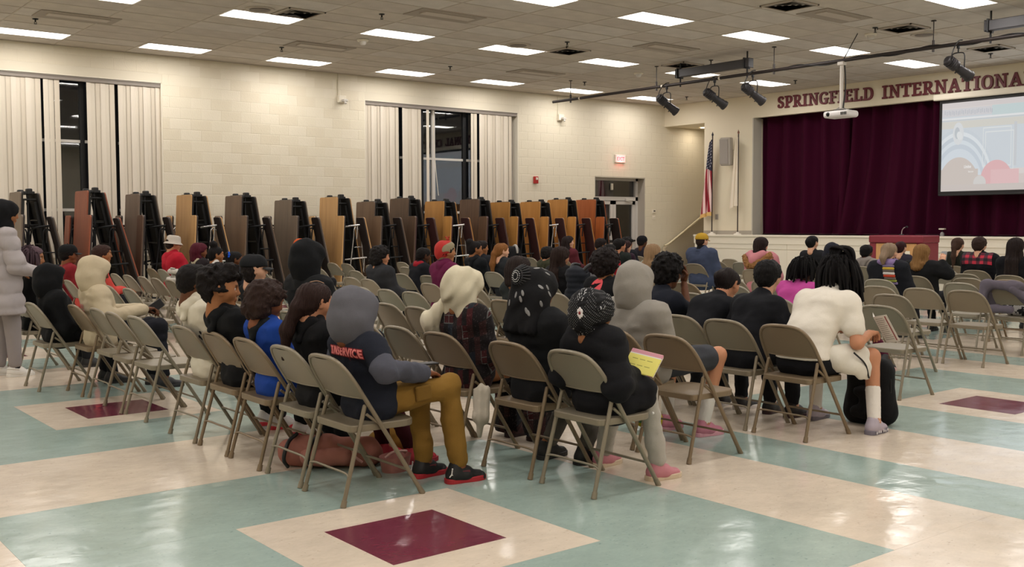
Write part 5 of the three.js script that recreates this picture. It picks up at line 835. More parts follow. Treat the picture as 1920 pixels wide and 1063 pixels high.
person({ at: [3.66, -4.13], h: 1.06, s: .74, near: 2, lean: -.1, skin: SK.c, label: 'child in black floral bonnet and black quilted coat holding a yellow folder', head: [.1, .0], top: T('coat', '#141417', { t: .044, quilt: .105, hem: .78 }), legs: T('trousers', '#a8a39a', { flare: .022 }), knee: [[.50, .5, -.12], [.50, .51, .12]], ankle: [[.56, .09, -.30], [.575, .09, .13]], elbow: [[.16, .60, -.2], [.17, .58, .22]], wrist: [[.40, .62, -.08], [.41, .60, .08]], shoes: { color: '#b5737c', sole: '#c9b69c', sock: '#1b1d2a', sockTo: .7 },
  extra: (P, J) => {
    const bt = texture(256, 256, (u, v) => { const b = hex('#131315'); let w = 0; for (const [cx, cy, r] of [[.3, .3, .1], [.72, .66, .13], [.5, .85, .08], [.1, .7, .09], [.85, .2, .1]]) { let dx = Math.abs(u - cx), dy = Math.abs(v - cy); dx = Math.min(dx, 1 - dx); dy = Math.min(dy, 1 - dy); const d = Math.hypot(dx, dy); if (d < r && pnoise(u, v, 40, 40, 3) > .05 + d / r * .25) w = .75; } if (((Math.floor(u * 28) + Math.floor(v * 28)) % 2) && (u * 28 % 1 - .5) ** 2 + (v * 28 % 1 - .5) ** 2 < .06 && pnoise(u, v, 4, 4, 8) > .12) w = Math.max(w, .6); return b.map(c => c + (.82 - c) * w); }, true, [4, 4]);
    const bm = cloth('#ffffff', .75, { map: bt }); const g = sdf([cap([-.05, .03, 0], [.01, .035, 0], .122, .11), cap([-.075, -.03, 0], [-.06, -.05, 0], .095, .085), cap([.14, -.03, 0], [.3, -.04, 0], .09, .11, { sub: 1, k: .02 })], .0085, { amp: .012, disp: (x, y, z) => .004 * Math.sin(Math.atan2(y - .02, z) * 16 + 4 * noise(x * 12, y * 12, z * 12)) + .004 * noise(x * 20, y * 20, z * 20) }); g.applyMatrix4(J.HM); mesh('bonnet', g, bm, P);
    const fl = []; const fc = V(...J.hp(-.16, .005, .055)); for (let i = 0; i < 6; i++) { const t = i / 6 * 6.283; const s = new THREE.SphereGeometry(.013, 8, 6); s.scale(.3, 1, .8); s.translate(fc.x - .006, fc.y + .019 * Math.cos(t), fc.z + .015 * Math.sin(t)); fl.push(s); } mesh('flower_print', fl, std('#d9d2d0', .6), P); mesh('flower_centre', new THREE.SphereGeometry(.009, 8, 6).scale(.6, 1, 1).translate(fc.x - .009, fc.y, fc.z), std('#7d1f24', .6), P);
    mesh('zip_pull', new THREE.SphereGeometry(.008, 8, 6).translate(.46, .40, .2), std('#d9d6d2', .3), P);
  } });
person({ at: [3.66, -7.42], h: 1.33, near: 2, lean: -.02, skin: SK.b, wide: 1.12, label: 'tall person in black hoodie, hood up, sitting upright left of centre', top: T('hoodie', '#131416', { hood: 'up', t: .034 }), hair: ['short', '#0d0a0a'], head: [.05, -.1] });
person({ at: [3.66, -8.45], h: 1.19, near: 2, lean: -.02, skin: SK.e, label: 'boy in black baseball cap and black tee facing right', top: T('tshirt', '#111214', { sleeve: 'short', t: .014 }), hair: ['under', '#17110f'], hat: capHat('#191a1c'), head: [.02, .3] });
person({ at: [3.66, -13.45], h: 1.19, near: 1, armsOnKnees: 1, lean: .3, skin: SK.c, label: 'person with dark brown hair in coral red jacket beyond the cream hood', top: T('jacket', '#c0473f'), hair: ['short', '#33201a'], head: [.0, .2] });
person({ at: [3.66, -14.2], h: 1.20, near: 1, lean: .05, skin: SK.a, label: 'person in black cap with flat brim near the left edge', top: T('hoodie', '#7d2228'), hair: ['short', '#120d0c'], hat: capHat('#111112'), head: [.0, .1] });
// --- third and fourth rows
person({ at: [4.66, -4.84], h: 1.20, s: 1.0, hip: [.30, .5, 0], near: 2, wide: 1.14, lean: -.16, skin: SK.d, label: 'person in light grey hoodie with hood up, grey shorts and pink sneakers', top: T('hoodie', '#8d8880', { hood: 'up', t: .034 }), legs: T('shorts', '#3c3e43', { to: .8 }), hair: ['short', '#1a1412'], head: [.05, .0], knee: [[.74, .53, -.14], [.80, .55, .24]], ankle: [[.66, .09, -.1], [.70, .09, .2]], shoes: { color: '#b26f82', sole: '#c9919f', sock: '#d4cfc9', sockTo: .5 } });
const hunch = (z, o) => person({ at: [5.72, z], near: 2, armsOnKnees: 1, drop: -.035, ...o });
hunch(-4.28, { h: 1.25, lean: .62, s: 1.04, skin: SK.d, label: 'person in white tee with black dreadlocks hunched forward reading a booklet', seat: 'person in white tee with dreadlocks', head: [-.15, -.15], top: T('tshirt', '#d8d1c4', { sleeve: 'short', t: .018, clip: .02 }), legs: T('shorts', '#111115', { to: .52 }), hair: ['dreads', '#141112', { len: .24, n: 130, r: .0095, sd: 11, up: 7 }], knee: [[.68, .51, -.19], [.70, .515, .24]], ankle: [[.74, .09, -.24], [.60, .09, .33]], elbow: [[.46, .66, -.20], [.46, .63, .28]], wrist: [[.70, .68, -.04], [.68, .675, .23]], grip: [1, 1], shoes: { color: '#a49aa5', sole: '#6a6570', sock: '#dcd6ce', sockTo: .52, turn: [.1, .15] },
  extra: (P, J) => {
    for (const f of J.shoe) { const sw = new THREE.Shape(); sw.moveTo(-.03, .012); sw.quadraticCurveTo(-.03, -.012, -.008, -.008); sw.lineTo(.045, .018); sw.lineTo(-.005, .006); sw.quadraticCurveTo(-.02, .001, -.022, .014); mesh('swoosh', new THREE.ExtrudeGeometry(sw, { depth: .003, bevelEnabled: false }).translate(.02, -.042, .041), std('#b31f30', .5), f); mesh('sole_pattern', [-.05, -.02, .01, .04, .07, .1].map((x, i) => rbox(.014, .016, .004, .002, x, -.066 + (i % 2) * .004, .047 + (x > .03 ? .006 : -.002))), std('#d4cfd2', .6), f); mesh('lace', [0, 1, 2, 3].map(i => tube([[.03 + i * .018, .002 - i * .01, -.02], [.036 + i * .018, .012 - i * .01, 0], [.03 + i * .018, .002 - i * .01, .02]], .005, 8, 5)), std('#6b6570', .7), f); mesh('pull_tab', rbox(.02, .05, .03, .008, .03, .03, 0), std('#7a7480', .7), f); }
    const pg = []; for (const [a, w] of [[.35, .13], [-.45, .13]]) { const g = new THREE.BoxGeometry(w, .21, .0016); g.translate(w / 2 * Math.sign(a), 0, 0); g.rotateY(-a); pg.push(g); } const t = canvasTex(128, 128, (g, w, h) => { g.fillStyle = '#d9d5cc'; g.fillRect(0, 0, w, h); g.fillStyle = '#8d3a3a'; g.fillRect(w * .78, 6, 10, h - 12); g.fillStyle = '#9a958c'; for (let i = 0; i < 12; i++) g.fillRect(10, 12 + i * 9, 60 + hash(i, 1, 1) * 24, 3); });
    const b = merge(pg); b.rotateX(-.5); b.rotateY(.9); b.translate(.83, .69, .22); mesh('booklet', b, std('#ffffff', .7, { map: t }), P);
    mesh('wide_shorts_panel', sdf([cap([.36, .52, .17], [.55, .54, .225], .092, .082), cap([.42, .47, .26], [.54, .47, .285], .055, .05), cap([.48, .41, .30], [.53, .41, .305], .04, .035, { sc: [1, 1, .6] })], .013, { k: .05, amp: .012, disp: (x, y, z) => .007 * noise(x * 16, y * 16, z * 16) + .006 * (Math.abs(noise(x * 12 + y * 8, y * 8, z * 10)) - .25) }), cloth('#cfc9bc'), P); mesh('shorts_stripe', tube([[.40, .57, .295], [.48, .49, .33], [.525, .39, .333]], .006, 12, 6), M.black, P);
  } });
hunch(-4.78, { h: 1.17, lean: .42, skin: SK.e, label: 'person with short black hair in black tee, beside the white tee', top: T('tshirt', '#141519', { sleeve: 'short', t: .02 }), hair: ['short', '#0f0d0d'], head: [.05, -.2], shoes: { color: '#1a1618', sole: '#3a2226' }, elbow: [[.40, .66, -.24], [.40, .64, .28]] });
hunch(-5.24, { h: 1.09, lean: .58, skin: SK.d, label: 'person with dark hair in a low bun bending forward in black tee', top: T('tshirt', '#15161a', { sleeve: 'short', t: .024 }), hair: ['bun', '#1c1413', { at: [-.11, .0, 0], r: .05 }], head: [.5, -.1], shoes: { color: '#191416', sole: '#cfc8c4' } });
hunch(-5.74, { h: 1.22, lean: .36, skin: SK.b, label: 'boy with rounded black curly hair in navy tee, hand at his chin', top: T('tshirt', '#181b24', { sleeve: 'short', t: .022 }), hair: ['afro', '#0e0b0b', { r: .118 }], head: [.12, .0], elbow: [[.46, .68, -.18], [.52, .72, .16]], wrist: [[.62, .74, -.06], [.60, .96, .05]], handDir: [null, [.2, .9, -.2]], handUp: [[0, 1, 0], [1, 0, 0]], grip: [0, 1] });
person({ at: [5.68, -7.3], h: 1.15, near: 1, lean: .0, skin: SK.c, label: 'person with brown bobbed hair behind the leaf print headscarf', top: T('jacket', '#262b2a', {}), hair: ['bob', '#241a17'], head: [.1, 0] });
person({ at: [5.66, -15.75], h: 1.29, near: 1, wide: 1.2, lean: .0, skin: SK.d, label: 'man in cream bucket hat and bright red hoodie', top: T('hoodie', '#a51c2c', { hood: 'down', t: .035 }), legs: T('trousers', '#4a5160'), hair: ['fade', '#2a201c'], hat: bucketHat('#b8aea2'), head: [.12, .1] });
person({ at: [5.66, -14.68], h: 1.18, near: 1, skin: SK.a, label: 'person with burgundy bob and dark coat with pale fur hood', top: T('coat', '#231d1f', { hood: 'down', hoodMat: cloth('#b3a88f') }), hair: ['bob', '#4a1220'], head: [.1, .1] });
person({ at: [5.66, -14.0], h: 1.13, near: 1, skin: SK.c, label: 'girl with black top bun and a white collar, looking right', top: T('hoodie', '#17181b', { collar: '#d8d5d0' }), hair: ['bun', '#100c0c', { at: [-.03, .155, 0], r: .055 }], head: [0, .2] });
person({ at: [5.66, -13.4], h: 1.08, near: 1, skin: SK.b, label: 'child with a bright blue scrunchie in black hair', top: T('hoodie', '#1b1c22'), hair: ['bun', '#0f0c0c', { at: [-.1, .06, .03], r: .04 }], head: [.1, .2], extra: (P, J) => { const g = []; for (let i = 0; i < 9; i++) { const t = i / 9 * 6.28; g.push(new THREE.SphereGeometry(.02, 7, 6).translate(-.1, .06 + .034 * Math.cos(t), .03 + .034 * Math.sin(t))); } const m = merge(g); m.applyMatrix4(J.HM); mesh('scrunchie', m, cloth('#1f52c4'), P); } });
// --- middle rows
person({ at: [6.66, -7.2], h: 1.21, near: 1, wide: 1.1, lean: .05, skin: SK.c, label: 'person in black hoodie with red bird emblem and white lettering', seat: 'person in black hoodie with red emblem', top: T('hoodie', '#141518', { t: .03 }), hair: ['afro', '#1a1312', { r: .135 }], head: [.05, -.1],
  extra: (P, J) => print(P, J.garment, [J.C[0] - .12, J.C[1] + .02, -.02], [-1, .12, 0], [.36, .25, .22], (g, w, h) => { g.save(); g.fillStyle = '#e2525a'; g.translate(w * .5, h * .34); g.rotate(.3); g.beginPath(); g.ellipse(0, 0, 120, 80, -.7, 0, 7); g.fill(); g.globalCompositeOperation = 'destination-out'; g.beginPath(); g.moveTo(-120, 20); g.quadraticCurveTo(-20, -30, 70, -70); g.quadraticCurveTo(0, 0, -60, 50); g.fill(); g.beginPath(); g.moveTo(-90, 60); g.quadraticCurveTo(10, 10, 90, 0); g.quadraticCurveTo(20, 40, -50, 80); g.fill(); g.beginPath(); g.moveTo(-60, -20); g.lineTo(-10, -30); g.lineTo(-40, 0); g.fill(); g.restore(); g.fillStyle = '#efeaea'; g.textAlign = 'center'; g.font = 'italic 900 52px serif'; g.fillText('PHOENIX TOWER', w / 2, h * .78, w - 30); g.font = 'bold 28px sans-serif'; g.fillText('I N T E R N A T I O N A L', w / 2, h * .93, w - 40); }) });
person({ at: [6.6, -11.2], h: 1.19, near: 1, wide: 1.1, lean: .0, skin: SK.d, label: 'person with wavy black hair in charcoal jacket, alone among empty chairs', seat: 'lone person in charcoal jacket', top: T('jacket', '#2b2c2f', { t: .036 }), hair: ['curls', '#14100f'], head: [.05, .25] });
person({ at: [6.66, -9.9], h: 1.24, near: 1, lean: .08, skin: SK.g, label: 'woman in red patterned bandana and magenta hoodie', top: T('hoodie', '#5e1a3d', { hood: 'down', t: .03 }), hair: ['short', '#19110f'], head: [.0, .3], extra: (P, J) => { const t = texture(128, 128, (u, v) => pnoise(u, v, 6, 6, 2) > .12 ? hex('#8d8268') : hex('#a8302c'), true, [3, 3]); const g = sdf([cap([-.04, .035, 0], [.015, .045, 0], .102, .093), cap([-.07, -.02, 0], [-.06, -.03, 0], .07), cap([.13, -.03, 0], [.3, -.04, 0], .095, .11, { sub: 1 })], .0105, { amp: .01, disp: hairDisp(24, .003) }); g.applyMatrix4(J.HM); mesh('bandana', g, cloth('#ffffff', .8, { map: t }), P); const kn = merge([new THREE.SphereGeometry(.02, 8, 6).translate(.02, .15, 0), rod([.02, .15, 0], [.03, .185, .02], .01), rod([.02, .15, 0], [.0, .18, -.025], .01)]); kn.applyMatrix4(J.HM); mesh('knot', kn, cloth('#a04030'), P); } });
person({ at: [7.68, -12.1], h: 1.12, near: 1, lean: .2, skin: SK.f, label: 'boy with flat-top fade and black jacket with red hood, slumped sideways', top: T('jacket', '#15161b', { hood: 'down', hoodColor: '#8d1a26' }), hair: ['fade', '#120d0c'], head: [.15, .1, .12] });
person({ at: [7.68, -9.03], h: 1.18, near: 1, lean: .0, skin: SK.d, label: 'girl with long brown hair over black coat, near the middle', top: T('coat', '#121214', { hood: 'down', t: .04 }), hair: ['long', '#241712', { len: .42 }], head: [.03, 0] });
person({ at: [7.68, -8.33], h: 1.15, near: 1, lean: .0, skin: SK.c, label: 'person with dark burgundy curls wearing black backpack over grey hood', top: T('jacket', '#1b1e24', { hood: 'down', hoodColor: '#77757a', t: .034 }), hair: ['curls', '#200f14'], head: [.03, -.1] });
person({ at: [7.7, -5.84], h: 1.15, s: .98, near: 2, lean: .36, skin: SK.f, label: 'person in bright pink shirt with black dreadlocks, one leg crossed', top: T('tshirt', '#b2468c', { t: .016 }), legs: T('shorts', '#17181d', { to: .74 }), hair: ['dreads', '#0e0c0c', { len: .15, n: 110, r: .0085, sd: 21 }], head: [.05, -.1], knee: [[.62, .49, -.1], [.83, .62, .38]], ankle: [[.66, .09, -.12], [.91, .20, .56]], elbow: [[.45, .74, -.22], [.47, .72, .16]], wrist: [[.66, .66, -.1], [.62, .68, .05]], shoes: { color: '#151315', sole: '#c9a09c', sock: '#4a1428', sockTo: .68, tilt: [0, -.35] },
  extra: (P, J) => { print(P, P.children.find(c => c.name === 'shorts'), [.66, .60, .36], [.1, .25, 1], [.24, .18, .2], (g, w, h) => { g.fillStyle = '#c93a44'; g.fillRect(w * .45, 0, w * .55, h); g.fillStyle = '#e0c84a'; g.fillRect(w * .3, 0, w * .25, h * .25); g.fillStyle = '#17181d'; g.beginPath(); g.arc(w * .36, h * .62, 110, 0, 7); g.fill(); g.lineWidth = 14; g.strokeStyle = '#dcd6d4'; g.beginPath(); g.arc(w * .36, h * .62, 118, 0, 7); g.stroke(); g.fillStyle = '#e9e6e6'; g.beginPath(); g.ellipse(w * .4, h * .6, 26, 12, -.5, 0, 7); g.fill(); }); } });
person({ at: [8.95, -12.3], h: 1.19, near: 1, skin: SK.c, label: 'girl with braided black bun beside the one with the blonde ponytail', top: T('hoodie', '#17191c', { hood: 'down' }), hair: ['bun', '#120d0d', { at: [-.075, .10, 0], r: .055 }], head: [.0, .3] });
person({ at: [8.95, -11.7], h: 1.17, near: 1, skin: SK.e, label: 'girl with a long golden brown ponytail and dark quilted jacket', top: T('coat', '#24272a', { quilt: .09, t: .03 }), hair: ['pony', '#7a4f28', { len: .36 }], head: [0, .25] });
person({ at: [10.05, -13.6], h: 1.17, skin: SK.c, label: 'person whose face peeks out beside the braided black bun', top: T('hoodie', '#1d1f24'), hair: ['short', '#1c1311'], head: [0, .3] });
person({ at: [10.05, -12.8], h: 1.10, near: 1, skin: SK.e, label: 'woman in black veil with light grey headband and glasses', top: T('jacket', '#2b2c30'), scarf: { color: '#131315' }, head: [.05, .3], extra: (P, J) => { const g = new THREE.TorusGeometry(.1, .022, 8, 24, 3.6); g.rotateY(Math.PI / 2); g.rotateX(-.25); g.translate(.03, .05, 0); g.applyMatrix4(J.HM); mesh('headband', g, cloth('#9b9792'), P); const gl = merge([-1, 1].flatMap(s => [new THREE.TorusGeometry(.022, .003, 6, 14).rotateY(Math.PI / 2).translate(.102, .008, .033 * s), rod([.1, .01, .055 * s], [.0, .012, .085 * s], .003)])); gl.applyMatrix4(J.HM); mesh('glasses', gl, M.black, P); } });
person({ at: [10.05, -11.95], h: 1.10, near: 1, skin: SK.d, label: 'person with black hair in olive green hoodie left of long brown hair', top: T('hoodie', '#3b3c2c', { hood: 'down', t: .034 }), hair: ['short', '#120e0d'], head: [.05, 0] });
person({ at: [10.05, -9.75], h: 1.17, near: 1, skin: SK.e, label: 'person with straight ash blonde hair in pale teal striped sweater', top: T('sweater', '#93a09a', { hood: 'down', t: .03, quilt: .03 }), hair: ['long', '#8a6f52', { len: .2 }], head: [.02, 0] });
person({ at: [11.3, -11.9], h: 1.12, near: 1, skin: SK.e, label: 'boy with short black hair in red hoodie', top: T('hoodie', '#a01d2a', { hood: 'down' }), hair: ['short', '#100d0c'], head: [.05, .25] });
person({ at: [12.35, -12.72], h: 1.19, skin: SK.d, label: 'person with cropped black hair, right of the boy in red', top: T('jacket', '#1d2320'), hair: ['short', '#0f0c0b'], head: [0, .25] });
person({ at: [13.35, -14.25], h: 1.17, skin: SK.c, label: 'person with short brown-black hair just behind the boy in red', top: T('jacket', '#241c1c'), hair: ['short', '#1b1210'], head: [.05, .25] });
person({ at: [13.35, -13.6], h: 1.14, skin: SK.e, label: 'woman with long dark reddish hair leaning on her hand', top: T('jacket', '#2a1a26'), hair: ['long', '#2a1614', { len: .2 }], head: [.1, .3] });
person({ at: [14.5, -14.7], h: 1.20, skin: SK.c, label: 'person with rounded black hair under the double door', top: T('jacket', '#1b1c22'), hair: ['curls', '#120e0d'], head: [0, .1] });
person({ at: [15.75, -15.5], h: 1.20, skin: SK.b, label: 'person in round black knit hat near the door', top: T('jacket', '#26232b'), hair: ['short', '#120e0d'], hat: p => mesh('knit_hat', sdf([cap([-.035, .045, 0], [.015, .05, 0], .1, .095)], .011, { amp: .004, clipBelow: .02 }), cloth('#101014'), p), head: [0, .1] });
person({ at: [13.35, -15.2], h: 1.21, near: 1, lean: -.05, skin: SK.e, label: 'woman with long straight dark hair in red plaid before the oak tables', top: T('jacket', '#54222a'), hair: ['long', '#211716', { len: .36 }], head: [-.05, .45] });
person({ at: [7.7, -15.4], h: 1.22, near: 1, skin: SK.c, label: 'person in orange knit hat and orange jacket behind the tall black hood', top: T('jacket', '#b04a1e', { t: .04 }), hair: ['short', '#20140f'], hat: p => mesh('knit_hat', sdf([cap([-.035, .045, 0], [.015, .05, 0], .1, .095)], .0105, { amp: .004, clipBelow: .02 }), cloth('#b34f26'), p), head: [.05, .0] });
// --- towards the stage
person({ at: [13.4, -11.85], h: 1.29, near: 1, wide: 1.25, lean: .02, skin: SK.e, label: 'man in mustard yellow cap and slate blue hoodie', top: T('hoodie', '#3a4257', { hood: 'down', t: .045, collar: '#101114' }), hair: ['fade', '#2a1d16'], hat: capHat('#a9862a'), head: [.02, .05] });
person({ at: [12.35, -9.8], h: 1.24, near: 1, wide: 1.12, lean: .0, skin: SK.e, label: 'woman with dark straight hair in pink coat with tan fur hood', top: T('coat', '#b5767c', { t: .06 }), hair: ['long', '#241817', { len: .24 }], head: [.05, 0],
  extra: (P, J) => { const fur = (x, y, z) => .022 * noise(x * 60, y * 60, z * 60) + .01 * noise(x * 130, y * 130, z * 130); mesh('hood', sdf([cap(add3(J.N, [-.09, .02, -.1]), add3(J.N, [-.15, -.06, 0]), .07, .08), cap(add3(J.N, [-.09, .02, .1]), add3(J.N, [-.15, -.06, 0]), .07, .08)], .02, { amp: .012, disp: hairDisp(14, .006) }), cloth('#b7787e'), P); mesh('fur_trim', sdf([cap(add3(J.N, [-.08, -.03, -.22]), add3(J.N, [-.17, -.13, -.08]), .05, .06), cap(add3(J.N, [-.17, -.13, -.08]), add3(J.N, [-.17, -.13, .08]), .06), cap(add3(J.N, [-.17, -.13, .08]), add3(J.N, [-.08, -.0, .22]), .06, .055)], .012, { amp: .035, disp: fur }), cloth('#86603a'), P); } });
person({ at: [14.5, -10.35], h: 1.24, near: 1, skin: SK.e, label: 'woman with black hair in a low bun, before the stage front', top: T('jacket', '#1c1d20'), hair: ['bun', '#0e0c0c', { at: [-.1, .01, 0], r: .055 }], head: [0, 0] });
person({ at: [12.35, -8.5], h: 1.18, near: 1, skin: SK.b, label: 'person in black hood between the bun and the dreadlocks', top: T('hoodie', '#1d1f28', { hood: 'up' }), hair: ['short', '#0e0c0c'], head: [0, 0] });
person({ at: [14.5, -9.35], h: 1.10, skin: SK.b, label: 'person with cropped black hair half hidden by the grey-blonde ponytail', top: T('hoodie', '#87807a', { hood: 'down' }), hair: ['short', '#0d0b0b'], head: [0, 0] });
person({ at: [11.3, -7.05], h: 1.20, near: 1, wide: 1.15, lean: .02, skin: SK.e, label: 'woman with grey blonde ponytail and multicoloured striped scarf', seat: 'woman with multicoloured striped scarf', top: T('coat', '#17191f', { t: .045 }), hair: ['pony', '#86725e', { len: .14 }], head: [.05, -.05],
  extra: (P, J) => { const cs = ['#6f6480', '#b59a3a', '#5f564f', '#c9c4bf', '#b5422c', '#6a6058', '#8d9444', '#7d6f96']; mesh('scarf_wrap', sdf([cap(add3(J.N, [-.05, .03, -.07]), add3(J.N, [-.07, .02, .06]), .05, .055), cap(add3(J.N, [.05, .03, .06]), add3(J.N, [-.06, .02, .08]), .045)], .014, { amp: .01, disp: hairDisp(22, .004) }), cloth('#83709a'), P); const a = [J.N[0] - .12, J.N[1] + .0, .07], b = [J.W[0] - .155, J.W[1] + .05, .13]; cs.forEach((c, i) => { const p = mix3(a, b, i / cs.length), q = mix3(a, b, (i + 1) / cs.length), bow = -.03 * Math.sin((i + .5) / cs.length * Math.PI); const g = rbox(.03, Math.hypot(q[0] - p[0], q[1] - p[1]) * 1.02, .15, .01); g.rotateZ(-Math.atan2(q[0] - p[0], p[1] - q[1]) * -1); g.translate((p[0] + q[0]) / 2 + bow, (p[1] + q[1]) / 2, (p[2] + q[2]) / 2); mesh('scarf_stripe', g, cloth(c), P); }); } });
person({ at: [15.75, -9.5], h: 1.14, skin: SK.e, label: 'person with dark red low bun in purple grey jacket by the lectern', top: T('jacket', '#2b2733', { quilt: .06 }), hair: ['bun', '#2c1214', { at: [-.1, .03, 0], r: .045 }], head: [0, 0] });
person({ at: [12.35, -7.2], h: 1.17, near: 1, wide: 1.15, lean: .0, skin: SK.e, label: 'person with wavy honey blonde hair in black hoodie raising a phone', top: T('hoodie', '#131416', { hood: 'down', t: .045 }), hair: ['long', '#7d5c36', { len: .19 }], head: [.05, 0], elbow: [[.2, .68, -.25], [.3, .80, .3]], wrist: [[.48, .58, -.1], [.30, .93, .24]], handDir: [null, [.2, .95, -.1]], handUp: [[0, 1, 0], [-1, 0, .3]], grip: [0, 1], extra: (P) => mesh('phone', rbox(.015, .12, .075, .006).rotateZ(-.2).translate(.36, 1.02, .22), std('#8b8f90', .3, { metalness: .5 }), P) });
person({ at: [15.75, -8.5], h: 1.21, near: 1, skin: SK.e, label: 'woman with long brown hair tied back, in dark green top', top: T('sweater', '#23241c', { t: .03 }), hair: ['pony', '#3c2a20', { len: .36 }], head: [0, -.05] });
person({ at: [14.5, -7.5], h: 1.24, near: 1, wide: 1.15, skin: SK.e, label: 'man with short brown hair in black jacket with red plaid shoulders', seat: 'man with red plaid shoulders', top: T('jacket', '#121318', { t: .04, collar: '#101114' }), hair: ['short', '#2e201a'], head: [0, 0],
  extra: (P, J) => print(P, J.garment, [J.C[0] - .06, J.C[1] + .075, 0], [-1, .35, 0], [.44, .17, .3], (g, w, h) => { g.fillStyle = '#17151b'; g.fillRect(0, 0, w, h); for (let i = 0; i < 8; i++) for (let j = 0; j < 4; j++) { g.fillStyle = i % 2 && j % 2 ? '#b3243a' : i % 2 || j % 2 ? '#55182a' : '#17151b'; g.fillRect(i * 64, j * 64, 64, 64); } }, 'plaid_yoke') });
person({ at: [13.4, -6.48], h: 1.25, near: 1, lean: .0, skin: SK.e, label: 'woman with very long dark brown hair at the right edge', top: T('sweater', '#121216', { t: .03 }), hair: ['long', '#1f1614', { len: .5 }], head: [0, 0] });
// ================= A STANDING PERSON, BAGS AND COATS =================
{
  const P = thing('person', 'person standing at the left edge in a long light grey puffer coat and white clogs', 'person', [2.33, 0, -10.72], .12), s = 1.0;
  const K = [[.02, .5, -.09], [.05, .5, .09]], A = [[-.02, .085, -.1], [.06, .085, .1]], H = [0, .93, 0], C = [.0, 1.2, 0], N = [.01, 1.39, 0], hc = [.05, 1.55, 0];
  const S = [[0, 1.33, -.17], [0, 1.33, .17]], E = [[.02, 1.08, -.25], [.04, 1.07, .26]], R = [[.22, .98, -.12], [.26, .99, .13]];
  const HM = new THREE.Matrix4().makeTranslation(...hc).multiply(new THREE.Matrix4().makeRotationZ(-.1)), hp = (x, y, z) => V(x, y, z).applyMatrix4(HM).toArray();
  const skin = lin(SK.c), geos = [paint(keepC(sdf([cap(H, C, .1, .1), cap(C, N, .08, .052), cap(S[0], S[1], .05), ...[0, 1].flatMap(i => [cap(S[i], E[i], .05, .04), cap(E[i], R[i], .04, .028), cap(add3(H, [0, -.02, i ? .08 : -.08]), K[i], .085, .056), cap(K[i], A[i], .054, .036), cap(A[i], add3(A[i], [.06, -.05, 0]), .036, .025)]), cap(N, hp(-.035, -.1, 0), .052, .055)], .016, { k: .035 })), skin), paint(keepC(headGeo[0].g.clone().applyMatrix4(HM)), skin)];
  for (const i of [0, 1]) { const g = handGeo[0].clone(); if (!i) { g.scale(1, 1, -1); const ix = g.index.array; for (let t = 0; t < ix.length; t += 3) { const w = ix[t]; ix[t] = ix[t + 1]; ix[t + 1] = w; } g.computeVertexNormals(); } g.applyMatrix4(new THREE.Matrix4().makeTranslation(...R[i]).multiply(matFrom([.8, -.2, i ? -.5 : .5], [0, 1, 0]))); geos.push(paint(keepC(g), skin)); }
  mesh('body', mergeGeometries(geos, false), skinMat, P);
  const cm = cloth('#a29b9b', .75), q = (x, y, z) => .012 - .024 * Math.pow(Math.abs(Math.sin(y * Math.PI / .135 + .4 * noise(x * 4, y * 3, z * 4))), .5) + .006 * noise(x * 20, y * 20, z * 20) + .008 * (Math.abs(noise(x * 12, y * 9, z * 12)) - .25);
  mesh('puffer_coat', sdf([...[-1, 1].flatMap(d => [cap([0, .66, .09 * d], [0, .95, .08 * d], .15, .135), cap([0, .95, .08 * d], [0, 1.22, .08 * d], .135, .125), cap([0, 1.22, .08 * d], [0, 1.33, .13 * d], .12, .08)]), cap(C, N, .1, .075), cap([0, .66, -.09], [0, .66, .09], .15)], .016, { k: .05, amp: .03, disp: q, clipBelow: .6 }), cm, P);
  for (const i of [0, 1]) mesh('coat_sleeve', sdf([cap(S[i], E[i], .088, .075), cap(E[i], mix3(E[i], R[i], .93), .075, .056)], .015, { k: .04, amp: .03, disp: q }), cm, P);
  mesh('trousers', sdf([...[0, 1].flatMap(i => [cap(add3(H, [0, -.1, i ? .08 : -.08]), K[i], .1, .075), cap(K[i], mix3(K[i], A[i], .9), .074, .062)])], .016, { k: .03, amp: .012, disp: hairDisp(14, .005) }), cloth('#8c8584'), P);
  mesh('headscarf', sdf([cap(hp(-.045, .03, 0), hp(.02, .03, 0), .11, .1), cap(hp(-.05, -.05, 0), add3(N, [-.03, .0, 0]), .09, .09), cap(hp(.02, -.1, 0), add3(N, [.05, -.03, 0]), .06, .07), cap(hp(.128, -.01, 0), hp(.3, -.02, 0), .074, .1, { sub: 1, k: .02 })], .014, { k: .045, amp: .014, disp: hairDisp(12, .008) }), cloth('#141416'), P);
  for (const i of [0, 1]) { const f = new THREE.Group(); f.name = 'clog'; f.position.set(A[i][0], .082, A[i][2]); f.scale.set(1, 1, i ? 1 : -1); P.add(f); const w = std('#d6d2ca', .55); mesh('upper', shoeGeo.up, w, f); mesh('sole', shoeGeo.so, w, f); mesh('holes', Array.from({ length: 8 }, (_, k) => new THREE.SphereGeometry(.007, 6, 5).translate(.08 + (k % 4) * .018, -.02 - (k % 4) * .004, (k < 4 ? .012 : -.012))), M.dark, f); f.children.at(-1).userData.kind = 'stuff'; mesh('heel_strap', tube([[.02, -.01, .045], [-.04, .0, .04], [-.07, .0, 0], [-.04, .0, -.04], [.02, -.01, -.045]], .008, 16, 6), w, f); mesh('sock', sdf([cap([0, .0, 0], [0, .1, 0], .046)], .012, { amp: .003 }), cloth('#1a1a1c'), f); }
}
